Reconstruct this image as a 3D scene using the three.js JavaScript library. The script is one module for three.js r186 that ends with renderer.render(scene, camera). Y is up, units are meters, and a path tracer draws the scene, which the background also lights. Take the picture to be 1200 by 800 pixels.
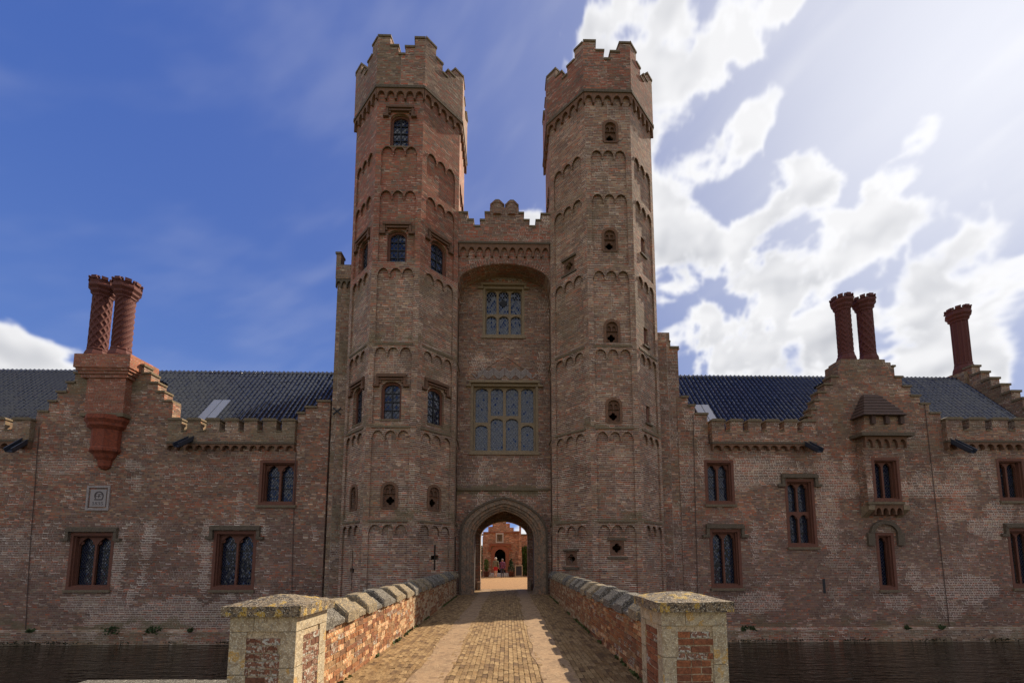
import * as THREE from 'three';
import { mergeGeometries } from 'three/addons/utils/BufferGeometryUtils.js';
import { MarchingCubes } from 'three/addons/objects/MarchingCubes.js';

// ---------------------------------------------------------------- camera, sky, sun, exposure
const EXPOSURE = 1.4;
const F = 495.3, CX = 605.4, CY = 603.55, PITCH = 0.0999, YAW = -0.0199;   // photograph 1200 x 800
const EYE = new THREE.Vector3(0.215, 1.75, 17.71);
const scene = new THREE.Scene();
const camera = new THREE.PerspectiveCamera(2 * Math.atan(CY / F) * 180 / Math.PI, (2 * CX) / (2 * CY), 0.1, 3000);
camera.rotation.order = 'YXZ';
camera.position.copy(EYE);
camera.rotation.set(PITCH, YAW, 0);
camera.setViewOffset(2 * CX, 2 * CY, 0, 0, 1200, 800);
const renderer = new THREE.WebGLRenderer({ antialias: true });
renderer.setSize(1024, 682);
renderer.toneMapping = THREE.LinearToneMapping;
renderer.toneMappingExposure = EXPOSURE;
renderer.shadowMap.enabled = true;
renderer.shadowMap.type = THREE.PCFSoftShadowMap;

const SUN = new THREE.Vector3(1.2, 1.15, -1).normalize();
const sun = new THREE.DirectionalLight(new THREE.Color().setRGB(1, 0.86, 0.68), 5);
sun.position.copy(SUN).multiplyScalar(90);
sun.castShadow = true;
Object.assign(sun.shadow.camera, { left: -45, right: 45, top: 45, bottom: -45, near: 1, far: 220 });
sun.shadow.mapSize.set(4096, 4096);
sun.shadow.radius = 1.2;
scene.add(sun, sun.target);

// a pixel of the photograph gives a direction; the distance comes from the plane it is asked on
camera.updateMatrixWorld();
const FWD = new THREE.Vector3(0, 0, -1).applyQuaternion(camera.quaternion), RIGHT = new THREE.Vector3(1, 0, 0).applyQuaternion(camera.quaternion), UPV = new THREE.Vector3(0, 1, 0).applyQuaternion(camera.quaternion);
const ray = (px, py) => FWD.clone().addScaledVector(RIGHT, (px - CX) / F).addScaledVector(UPV, (CY - py) / F);
const onZ = (px, py, z) => { const d = ray(px, py), t = (z - EYE.z) / d.z; return [EYE.x + t * d.x, EYE.y + t * d.y]; };

// seeded random numbers and noise
function rng(seed) { let s = seed | 0; return () => { s = (s + 0x6d2b79f5) | 0; let t = Math.imul(s ^ (s >>> 15), 1 | s); t = (t + Math.imul(t ^ (t >>> 7), 61 | t)) ^ t; return ((t ^ (t >>> 14)) >>> 0) / 4294967296; }; }
const clamp = (x, a = 0, b = 1) => Math.min(b, Math.max(a, x)), mix = (a, b, t) => a + (b - a) * t;
const smooth = (a, b, x) => { const t = clamp((x - a) / (b - a)); return t * t * (3 - 2 * t); };
const TILE = new Float32Array(65536); { const r = rng(77); for (let i = 0; i < 65536; i++) TILE[i] = r(); }
function n2(x, y) {                                                   // value noise, 256-cell period
  const xi = Math.floor(x), yi = Math.floor(y), fx = x - xi, fy = y - yi, u = fx * fx * (3 - 2 * fx), v = fy * fy * (3 - 2 * fy);
  const a = xi & 255, b = (xi + 1) & 255, c = (yi & 255) << 8, d = ((yi + 1) & 255) << 8;
  return mix(mix(TILE[a + c], TILE[b + c], u), mix(TILE[a + d], TILE[b + d], u), v);
}
const fbm2 = (x, y, o = 4) => { let s = 0, a = 0.5, t = 0; for (let i = 0; i < o; i++) { s += a * n2(x + i * 17.3, y + i * 9.1); t += a; x *= 2.03; y *= 2.03; a *= 0.5; } return s / t; };
const h3 = (x, y, z) => { let h = Math.imul(x, 374761393) ^ Math.imul(y, 668265263) ^ Math.imul(z, 1274126177); h = Math.imul(h ^ (h >>> 13), 1103515245); return ((h ^ (h >>> 16)) >>> 0) / 4294967296; };
function n3(x, y, z) {
  const xi = Math.floor(x), yi = Math.floor(y), zi = Math.floor(z), fx = x - xi, fy = y - yi, fz = z - zi;
  const u = fx * fx * (3 - 2 * fx), v = fy * fy * (3 - 2 * fy), w = fz * fz * (3 - 2 * fz);
  const k = (a, b, c) => h3(xi + a, yi + b, zi + c);
  return mix(mix(mix(k(0, 0, 0), k(1, 0, 0), u), mix(k(0, 1, 0), k(1, 1, 0), u), v), mix(mix(k(0, 0, 1), k(1, 0, 1), u), mix(k(0, 1, 1), k(1, 1, 1), u), v), w);
}
const fbm3 = (x, y, z, o) => { let s = 0, a = 0.5, t = 0; for (let i = 0; i < o; i++) { s += a * n3(x, y, z); t += a; x = x * 2.07 + 11.3; y = y * 2.07 + 5.7; z = z * 2.07 + 3.1; a *= 0.52; } return s / t; };

function makeSky() {                                                   // blue air, thin veil, broken cumulus all round
  const Wd = 2048, Hd = 1024, data = new Float32Array(Wd * Hd * 4), K = 1 / EXPOSURE;
  const blobs = [];
  const blob = (dir, rx, ry, rot, grey = 0.5) => {
    const c = dir.clone().normalize(), e1 = new THREE.Vector3(0, 1, 0).cross(c).normalize().negate(), e2 = new THREE.Vector3().crossVectors(e1, c).normalize();
    if (e2.y < 0) e2.negate();
    const cr = Math.cos(rot), sr = Math.sin(rot);
    blobs.push({ c, a: e1.clone().multiplyScalar(cr).addScaledVector(e2, sr).divideScalar(rx), b: e2.clone().multiplyScalar(cr).addScaledVector(e1, -sr).divideScalar(ry), lim: Math.cos(Math.min(1.4, 1.5 * Math.max(rx, ry))), grey });
  };
  const seen = (px, py, rx, ry, rot = 0, grey = 0.5) => { const d = ray(px, py), l = d.length(); blob(d, rx / F / l, ry / F / l * 1.15, rot, grey); };
  seen(722, 38, 60, 34, 0.6, 0.1); seen(770, 62, 62, 40, 0.8, 0.15); seen(845, 55, 80, 34, 0.75, 0.12); seen(905, 10, 70, 24, 0.5, 0.1); seen(760, 125, 36, 48, 0.4, 0.2); seen(800, 120, 50, 30, 0.7, 0.15);
  seen(862, 165, 62, 26, 0.55, 0.1); seen(800, 205, 62, 34, 0.6, 0.25); seen(782, 262, 48, 62, 0.2, 0.3); seen(812, 300, 48, 34, 0, 0.45); seen(935, 236, 52, 40, 0.3, 0.3); seen(905, 285, 62, 48, 0.1, 0.7); seen(918, 325, 66, 44, 0, 1.0); seen(1005, 268, 72, 30, -0.1, 0.3); seen(985, 300, 60, 26, 0.2, 0.4); seen(1050, 205, 44, 24, 0.5, 0.1); seen(1072, 172, 34, 20, 0.9, 0.05);
  seen(885, 372, 50, 26, 0.2, 0.45); seen(822, 388, 60, 26, 0, 0.3); seen(880, 412, 70, 30, 0, 0.35); seen(960, 400, 70, 40, 0.2, 0.5); seen(1000, 432, 120, 30, 0, 0.35); seen(1125, 318, 66, 38, 0.15, 0.5); seen(1180, 330, 80, 46, 0, 0.8); seen(1165, 400, 100, 52, 0, 1.0); seen(1075, 385, 64, 40, 0.3, 0.6); seen(1085, 430, 100, 34, 0, 0.6); seen(1250, 360, 90, 70, 0, 0.8);
  seen(622, 268, 34, 16, 0.1, 0.3); seen(22, 410, 48, 27, -0.1, 0.6); seen(-40, 425, 80, 44, 0, 0.5); seen(60, 432, 62, 14, 0, 0.35);
  seen(590, 640, 400, 30, 0, 0.2);
  const r = rng(5150), frame = []; for (let i = 0; i <= 12; i++) for (let j = 0; j <= 8; j++) frame.push(ray(i * 100, j * 100).normalize());
  for (let i = 0; i < 120; i++) {                                      // unseen clouds added out of view, their count raised to brighten shaded fronts
    const az = r() * Math.PI * 2, el = 0.1 + 1.1 * Math.pow(r(), 1.3), s = 0.5 + r() * 0.9, d = new THREE.Vector3(Math.cos(el) * Math.sin(az), Math.sin(el), Math.cos(el) * Math.cos(az));
        for (let k = 0; k < 3; k++) { const e = d.clone().add(new THREE.Vector3(r() - 0.5, (r() - 0.5) * 0.4, r() - 0.5).multiplyScalar(0.3 * s)); const rx = 0.17 * s * (0.6 + r()), ry = 0.09 * s * (0.6 + r()), rot = (r() - 0.5) * 0.6, grey = 0.2 + r() * 0.5; e.normalize(); if (e.y > 0.05 && !frame.some((v) => Math.acos(clamp(v.dot(e), -1, 1)) < 1.45 * Math.max(rx, ry) + 0.1)) blob(e, rx, ry, rot, grey); }
  }
  const glow = ray(1195, 20).normalize();
  for (let j = 0; j < Hd; j++) {
    const lat = ((j + 0.5) / Hd - 0.5) * Math.PI, y = Math.sin(lat), cy = Math.cos(lat);
    for (let i = 0; i < Wd; i++) {
      const o = (j * Wd + i) * 4, lon = ((i + 0.5) / Wd - 0.5) * 2 * Math.PI, x = cy * Math.cos(lon), z = cy * Math.sin(lon);
      if (y < -0.02) { data[o] = 0.16 * K; data[o + 1] = 0.15 * K; data[o + 2] = 0.12 * K; data[o + 3] = 1; continue; }
      const yy = Math.max(0, y), g = Math.max(0, x * glow.x + y * glow.y + z * glow.z), t = Math.pow(1 - yy, 2.2);
      let R = mix(0.05, 0.22, t), G = mix(0.12, 0.37, t), B = mix(0.44, 0.75, t);
      const streak = fbm3(x * 3.2 + y * 2.5, y * 11 - x * 4.5, z * 3.2, 4), fine = fbm3(x * 9 + 7, y * 30 - x * 16, z * 9, 4);
      let veil = 0.1 * smooth(0.46, 0.8, streak * 0.6 + fine * 0.4) + 0.27 * Math.pow(g, 5) * (0.75 + 0.5 * streak) + 0.38 * Math.pow(g, 12) + 0.1 * Math.pow(g, 2);
      veil = clamp(veil);
      const vw = 0.14 * Math.pow(g, 5); R = mix(R, 0.83 + vw, veil); G = mix(G, 0.83 + vw, veil); B = mix(B, 0.9 + vw * 0.6, veil);
      const core = 0.14 * Math.pow(g, 40); R += core; G += core; B += core;
      let m = -1, grey = 0;
      for (const b of blobs) {
        if (x * b.c.x + y * b.c.y + z * b.c.z < b.lim) continue;
        const u = (x - b.c.x) * b.a.x + (y - b.c.y) * b.a.y + (z - b.c.z) * b.a.z, v = (x - b.c.x) * b.b.x + (y - b.c.y) * b.b.y + (z - b.c.z) * b.b.z, q = 1 - u * u - v * v;
        if (q > m) m = q;
        if (q > 0) grey = Math.max(grey, b.grey * smooth(0.15, 0.95, q) * smooth(0.65, -0.35, v));
      }
      if (m > -1) {
        const wx = fbm3(x * 6 + 3, y * 8, z * 6, 2) - 0.5, wy = fbm3(x * 6 + 31, y * 8 + 9, z * 6, 2) - 0.5;
        const px0 = x * 16, py0 = y * 20, pz0 = z * 16; let f = 0, s = 0.5, px = x * 9 + wx * 1.2, py = y * 11 + wy * 1.2, pz = z * 9 + wx;
        for (let o = 0; o < 6; o++) { f += s * (1 - Math.abs(2 * n3(px, py, pz) - 1) * 1.6); px = px * 2.1 + 7.7; py = py * 2.1 + 3.3; pz = pz * 2.1 + 1.9; s *= 0.55; }
        const q = smooth(-0.35, 0.9, m) * 1.3 - 0.76 + (f - 0.46) * 2.2, dens = smooth(-0.12, 0.62, q);
        if (dens > 0.001) {
          const f2 = fbm3(x * 7 + 40, y * 10 + 20, z * 7, 3);
          const lit = fbm3(px0 + glow.x * 0.35, py0 + glow.y * 0.5, pz0 + glow.z * 0.35, 3) - fbm3(px0, py0, pz0, 3), sh = clamp(smooth(0.2, 1.0, q) * (0.12 + 0.85 * grey) * smooth(0.2, 0.6, f2) + lit * 1.1 * smooth(0.1, 0.5, q)), side = 0.86 + 0.15 * smooth(0.95, 0.1, q) + 0.08 * Math.pow(g, 5);
          const c0 = mix(1.0, 0.5, sh) * side, c1 = mix(1.0, 0.52, sh) * side, c2 = mix(1.02, 0.58, sh) * side;
          R = mix(R, c0, dens); G = mix(G, c1, dens); B = mix(B, c2, dens);
        }
      }
      data[o] = R * K; data[o + 1] = G * K; data[o + 2] = B * K; data[o + 3] = 1;
    }
  }
  const sky = new THREE.DataTexture(data, Wd, Hd, THREE.RGBAFormat, THREE.FloatType);
  sky.mapping = THREE.EquirectangularReflectionMapping; sky.magFilter = sky.minFilter = THREE.LinearFilter; sky.needsUpdate = true;
  return sky;
}
scene.background = makeSky(); scene.environment = scene.background;

// ---------------------------------------------------------------- textures and materials
const byte = (v) => (v < 0 ? 0 : v > 255 ? 255 : v) | 0;
function texture(data, w, h, srgb) {
  const t = new THREE.DataTexture(data, w, h, THREE.RGBAFormat, THREE.UnsignedByteType);
  t.wrapS = t.wrapT = THREE.RepeatWrapping; t.magFilter = THREE.LinearFilter; t.minFilter = THREE.LinearMipmapLinearFilter; t.generateMipmaps = true;
  if (srgb) t.colorSpace = THREE.SRGBColorSpace;
  t.needsUpdate = true;
  return t;
}
const BRICKS = { clay: [196, 142, 104], kiln: [152, 74, 45], rust: [146, 66, 40], red: [146, 80, 52], orange: [158, 96, 60], brown: [130, 97, 71], dark: [102, 77, 62], plum: [112, 81, 67], buff: [152, 121, 87], grey: [137, 119, 94] };
const pick = (weights, r) => { let s = 0; for (const k in weights) s += weights[k]; let t = r * s; for (const k in weights) { t -= weights[k]; if (t <= 0) return BRICKS[k]; } return BRICKS.brown; };
// a wall of fine brickwork, too far off to tell single bricks: colour and relief only. mixAt(x, y) gives the kinds of brick, jointAt(x, y) 0 dirty .. 1 fresh pale pointing, growth(x, y) 0..1 moss and lichen
function brickwork({ w, h, x0 = 0, y0 = 0, pw, ph, seed, mixAt, jointAt, growth = () => 0, course = 0.078 }) {
  const map = new Uint8Array(pw * ph * 4), bump = new Uint8Array(pw * ph * 4), r = rng(seed), px = pw / w, py = ph / h;
  const N = Math.round(h / course), ch = ph / N;
  for (let j = 0; j < N; j++) {
    const ya = Math.round(j * ch), yb = Math.round((j + 1) * ch), flemish = 0.45 + 0.1 * r();
    let x = -r() * 0.2, k = 0;
    while (x < w) {
      const header = ((j & 1) && r() < flemish + 0.3) || (!(j & 1) && r() < 0.12), len = (header ? 0.118 : 0.235) * (0.95 + 0.1 * r());
      const xa = Math.max(0, Math.round(x * px)), xb = Math.min(pw, Math.round((x + len) * px)), wx = x0 + x, wy = y0 + (j + 0.5) * (h / N);
      const c0 = pick(mixAt(wx, wy), r()), c = [mix(132, c0[0], 0.78), mix(92, c0[1], 0.78) * 0.985, mix(66, c0[2], 0.78)], tone = 0.63 + 0.36 * fbm2(wx * 0.45 + seed, wy * 0.7, 3) + 0.42 * fbm2(wx * 2.3 + seed * 3, wy * 4.5, 3), v = tone * (0.92 + 0.16 * r()), hot = (r() - 0.5) * 10, joint = clamp(jointAt(wx, wy) + (r() < 0.07 ? 0.5 : 0)), g = growth(wx, wy), rise = 130 + 90 * r(), pale = r() < 0.11 ? 40 * r() : 0;
      const jd = 1 - 0.25 * r();
      for (let yy = ya; yy < yb; yy++) for (let xx = xa; xx < xb; xx++) {
        const o = (yy * pw + xx) * 4, grain = (TILE[((xx * 7 + yy * 131) ^ (yy * 17)) & 65535] - 0.5) * 22;
        const inJoint = yy - ya < Math.max(1, (joint > 0.5 ? 0.3 : 0.2) * ch - 0.2) || xx - xa < Math.max(1, 0.012 * px);
        let R, G, B, H;
        if (inJoint) { const q = joint * jd; R = mix(106, 222, q) + grain; G = mix(90, 208, q) + grain; B = mix(76, 188, q) + grain; H = 30 + 60 * joint; }
        else { R = c[0] * v + hot + grain + pale; G = c[1] * v + grain + pale; B = c[2] * v - hot * 0.3 + grain + pale; H = rise + grain; }
        if (g > 0) { const q = g * smooth(0.25, 0.75, TILE[((xx >> 1) * 31 + (yy >> 1) * 977) & 65535] * 0.5 + 0.5 * g); R = mix(R, 104, q); G = mix(G, 94, q); B = mix(B, 66, q); }
        map[o] = byte(R); map[o + 1] = byte(G); map[o + 2] = byte(B); map[o + 3] = 255;
        bump[o] = bump[o + 1] = bump[o + 2] = byte(H); bump[o + 3] = 255;
      }
      x += len; k++;
    }
  }
  return { map: texture(map, pw, ph, true), bump: texture(bump, pw, ph), w, h, x0, y0 };
}
// speckled stone, render or lichen: layers of blotches with hard edges over a base
function stone({ size = 512, span = 1.2, seed, base, layers, rough = 14, pits = 0.3 }) {
  const map = new Uint8Array(size * size * 4), bump = new Uint8Array(size * size * 4), k = 256 / size, sx = (seed * 37) % 251, sy = (seed * 91) % 241;
  for (let y = 0; y < size; y++) for (let x = 0; x < size; x++) {
    const o = (y * size + x) * 4, u = x * k, v = y * k;                // every noise below has a period that divides the tile
    const g = (TILE[(x * 193 + y * 1031 + seed * 7) & 65535] - 0.5) * rough * 2;
    const n = n2(u / 16 * 1 + sx, v / 16 + sy) * 0.5 + n2(u / 4 + sy, v / 4 + sx) * 0.3 + n2(u / 2, v / 2) * 0.2;
    let c = [base[0] * (0.86 + 0.28 * n) + g, base[1] * (0.86 + 0.28 * n) + g, base[2] * (0.86 + 0.28 * n) + g], H = 120 + 60 * n + g;
    for (let i = 0; i < layers.length; i++) {
      const [col, cover, scale, edge = 0.06] = layers[i], f = scale;
      const q = n2((u * f) + i * 41 + sx, (v * f) + i * 23) * 0.55 + n2(u * f * 2 + i * 13, v * f * 2 + i * 71 + sy) * 0.3 + n2(u * f * 4 + 9 * i, v * f * 4 + 5) * 0.15;
      const a = smooth(1 - cover, 1 - cover + edge, q);
      if (a > 0) { c = c.map((p, m) => mix(p, col[m] + g, a)); H += 25 * a; }
    }
    if (TILE[((x >> 1) * 77 + (y >> 1) * 1999) & 65535] < pits * 0.1) { c = c.map((p) => p * 0.7); H -= 60; }
    map[o] = byte(c[0]); map[o + 1] = byte(c[1]); map[o + 2] = byte(c[2]); map[o + 3] = 255;
    bump[o] = bump[o + 1] = bump[o + 2] = byte(H); bump[o + 3] = 255;
  }
  return { map: texture(map, size, size, true), bump: texture(bump, size, size), w: span, h: span, x0: 0, y0: 0 };
}
const std = (t, o = {}) => { const m = new THREE.MeshStandardMaterial({ map: t?.map ?? null, bumpMap: t?.bump ?? null, bumpScale: 0.008, roughness: 0.92, ...o }); m.userData.t = t ?? { w: 1, h: 1, x0: 0, y0: 0 }; return m; };
const rgb = (r, g, b) => new THREE.Color().setRGB(r / 255, g / 255, b / 255, THREE.SRGBColorSpace);
const plain = (r, g, b, rough = 0.85, o = {}) => { const m = new THREE.MeshStandardMaterial({ color: rgb(r, g, b), roughness: rough, ...o }); m.userData.t = { w: 1, h: 1, x0: 0, y0: 0 }; return m; };

// repair patches, pale pointing and growth, each wall its own
const patchNoise = (x, y, s) => fbm2(x * 0.42 + s, y * 0.6 + s * 1.7, 4);
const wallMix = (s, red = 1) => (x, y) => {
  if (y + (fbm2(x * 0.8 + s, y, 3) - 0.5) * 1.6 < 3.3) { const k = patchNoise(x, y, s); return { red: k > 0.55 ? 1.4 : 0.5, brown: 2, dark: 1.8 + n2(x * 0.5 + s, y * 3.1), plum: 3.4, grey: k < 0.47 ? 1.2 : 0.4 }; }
  const n = patchNoise(x, y, s), m = fbm2(x * 1.3 + s * 3, y * 1.9, 3), streaky = n2(x * 0.5 + s, y * 3.1);
  return { red: (n > 0.53 ? 3.2 : 0.9) * red, orange: (m > 0.6 ? 2 : 0.35) * red, brown: 2.6, dark: n < 0.43 ? 2.6 : 0.5 + streaky, plum: 1.4, buff: m < 0.4 ? 2 : 0.7, grey: n < 0.5 ? 0.9 : 0.2 };
};
function wallJoint(s, patches = [], base = 0.2) {
  return (x, y) => {
    const n = fbm2(x * 0.9 + s * 5, y * 1.3 + s, 4), w = fbm2(x * 2.2 + s, y * 2.6, 3) - 0.5, c = n2(x * 1.7 + s * 2, y * 0.35 + s);
    let q = base + 0.3 * smooth(0.54, 0.68, n) + (c > 0.86 && n > 0.4 ? 0.5 : 0);
    for (const [px, py, rx, ry, a = 0.8] of patches) { const d = Math.hypot((x - px) / rx, (y - py) / ry) + w * 1.1; q = Math.max(q, a * smooth(1.06, 0.94, d)); }
    return clamp(q);
  };
}
const W0 = -2.4, towerW = 14.2, towerH = 28.4;
const leftTowerTex = brickwork({ w: towerW, h: towerH, y0: W0, pw: 1024, ph: 2048, seed: 11, course: 0.084,
  mixAt: (x, y) => { const n = patchNoise(x, y, 3), up = y + (n - 0.5) * 2.5 > 14.9; return y > 23.4 ? { brown: 3, dark: 2, grey: 1.6, rust: 1.6, plum: 1 } : up ? { rust: 5, red: 2, orange: 0.8, brown: 1.4, dark: 1 } : { red: 1.1, orange: 0.5, brown: 3, dark: n < 0.45 ? 1.6 : 0.7, plum: 1.4, buff: 1.6, grey: n > 0.5 ? 1.2 : 0.4 }; },
  jointAt: (x, y) => { const n = fbm2(x * 1.1 + 9, y * 1.3, 4); return clamp((y > 14.9 ? 0.2 : 0.42) + 0.3 * smooth(0.46, 0.66, n) * (y > 14.9 ? 0.5 : 1)); },
  growth: (x, y) => { let g = 0; for (const b of [10.9, 7.25, 3.2]) g = Math.max(g, smooth(0.62, 0.1, Math.abs(y - b - 0.35)) * smooth(0.42, 0.6, fbm2(x * 1.5, y * 2.2 + b, 3))); return Math.max(g * 0.75, 0.5 * smooth(0.62, 0.72, fbm2(x * 0.6 + 50, y * 0.5, 3))); } });
const rightTowerTex = brickwork({ w: towerW, h: towerH, y0: W0, pw: 1024, ph: 2048, seed: 12, course: 0.084,
  mixAt: (x, y) => { const n = patchNoise(x, y, 8), up = y > 23.4; return up ? { rust: 4.5, red: 1.6, orange: 0.8, brown: 1.6, dark: 1.6 } : { red: 1.2, orange: 0.5, brown: 3.2, dark: n < 0.45 ? 1.6 : 0.8, plum: 1.6, buff: 1.5, grey: n > 0.5 ? 1 : 0.4 }; },
  jointAt: (x, y) => { const n = fbm2(x * 1.1 + 29, y * 1.3 + 4, 4), spots = fbm2(x * 3.1, y * 3.7 + 8, 2); return clamp((y > 23.4 ? 0.15 : 0.4) + 0.24 * smooth(0.46, 0.66, n) + 0.25 * smooth(0.68, 0.76, spots)); },
  growth: (x, y) => { let g = 0; for (const b of [7.2, 3.1]) g = Math.max(g, smooth(0.5, 0.1, Math.abs(y - b - 0.35)) * smooth(0.42, 0.6, fbm2(x * 1.5, y * 2.2 + b, 3))); return Math.max(g * 0.75, 0.45 * smooth(0.64, 0.74, fbm2(x * 0.6 + 90, y * 0.5, 3))); } });
const P2 = (px, py, rx, ry, a) => { const p = onZ(px, py, -2); return [p[0], p[1], rx, ry, a]; };
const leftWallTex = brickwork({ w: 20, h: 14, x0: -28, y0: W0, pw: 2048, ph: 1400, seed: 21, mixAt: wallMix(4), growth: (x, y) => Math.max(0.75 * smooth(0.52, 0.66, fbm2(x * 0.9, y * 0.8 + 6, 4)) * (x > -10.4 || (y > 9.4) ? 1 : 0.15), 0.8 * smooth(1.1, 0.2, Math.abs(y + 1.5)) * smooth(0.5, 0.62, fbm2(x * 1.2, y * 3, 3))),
  jointAt: wallJoint(1, [P2(200, 722, 4.2, 0.8, 0.75), P2(135, 655, 0.35, 1.5, 0.8), P2(238, 655, 0.25, 1.7, 0.8), P2(50, 650, 1.0, 1.2, 0.5), P2(110, 707, 1.8, 0.5, 0.6), P2(65, 545, 1.6, 0.5, 0.55), P2(12, 640, 0.9, 1.0, 0.55), P2(230, 555, 2.2, 0.6, 0.4)]) });
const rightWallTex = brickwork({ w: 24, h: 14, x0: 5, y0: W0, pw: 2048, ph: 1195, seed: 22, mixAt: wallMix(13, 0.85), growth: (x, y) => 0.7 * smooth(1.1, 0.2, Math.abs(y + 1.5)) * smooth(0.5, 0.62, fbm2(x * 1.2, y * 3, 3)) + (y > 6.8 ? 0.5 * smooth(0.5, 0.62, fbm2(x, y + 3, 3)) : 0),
  jointAt: wallJoint(7, [P2(886, 550, 1.7, 0.75, 0.85), P2(865, 565, 1.0, 0.5, 0.7), P2(970, 590, 0.6, 2.2, 0.7), P2(985, 570, 1.2, 0.5, 0.8), P2(1100, 575, 1.6, 0.35, 0.9), P2(1078, 563, 0.5, 0.5, 0.8), P2(1160, 617, 1.1, 0.5, 0.85), P2(1125, 565, 0.8, 1.5, 0.6), P2(1128, 690, 1.7, 0.6, 0.9), P2(1114, 712, 0.5, 0.5, 0.8), P2(1070, 675, 0.4, 0.7, 0.8), P2(1053, 705, 0.7, 0.45, 0.75), P2(885, 705, 1.3, 0.5, 0.8), P2(1123, 605, 0.3, 0.25, 0.9), P2(1150, 535, 0.5, 0.8, 0.7), P2(800, 555, 0.7, 1.4, 0.6), P2(1175, 600, 0.8, 0.6, 0.8)], 0.18) });
const gateTex = brickwork({ w: 9, h: 18, x0: -4.5, y0: 0, pw: 768, ph: 1536, seed: 23, mixAt: (x, y) => { const n = patchNoise(x, y, 21); return y > 15.6 ? { rust: 3.4, red: 2, brown: 2, dark: 1.2, plum: 1 } : { red: 1, orange: 0.3, brown: 2.4, dark: n < 0.48 ? 2 : 0.9, plum: 2.2, buff: 0.8, grey: 0.5 }; }, jointAt: wallJoint(15, [], 0.3), growth: (x, y) => 0.85 * smooth(0.55, 0.12, Math.abs(y - 5.0)) * smooth(0.46, 0.58, fbm2(x * 1.6, y * 2, 3)) });
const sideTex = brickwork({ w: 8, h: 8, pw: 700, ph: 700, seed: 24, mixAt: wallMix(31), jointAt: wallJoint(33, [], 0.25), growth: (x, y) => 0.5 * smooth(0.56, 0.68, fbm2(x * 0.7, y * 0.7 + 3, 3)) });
const mossTex = brickwork({ w: 8, h: 8, pw: 700, ph: 700, seed: 25, mixAt: () => ({ brown: 2, buff: 1.6, grey: 2, dark: 1.4, red: 0.5 }), jointAt: wallJoint(43, [], 0.2), growth: (x, y) => 0.6 * smooth(0.42, 0.62, fbm2(x * 1.1, y * 1.1 + 3, 4)) });
const plinthTex = brickwork({ w: 16, h: 2, y0: -2.4, pw: 1600, ph: 200, seed: 26, mixAt: (x, y) => (fbm2(x * 0.4, 3, 2) > 0.6 ? { red: 2, plum: 2, brown: 2, grey: 1 } : { grey: 4, buff: 1.6, brown: 1.2, dark: 0.8 }), jointAt: wallJoint(53, [], 0.35), growth: (x, y) => Math.max(0.6 * smooth(0.5, 0.62, fbm2(x * 1.4, y * 3, 3)), 0) });
const courtTex = brickwork({ w: 8, h: 8, pw: 512, ph: 512, seed: 27, mixAt: () => ({ clay: 5, orange: 2, buff: 2 }), jointAt: () => 0.5 });

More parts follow.
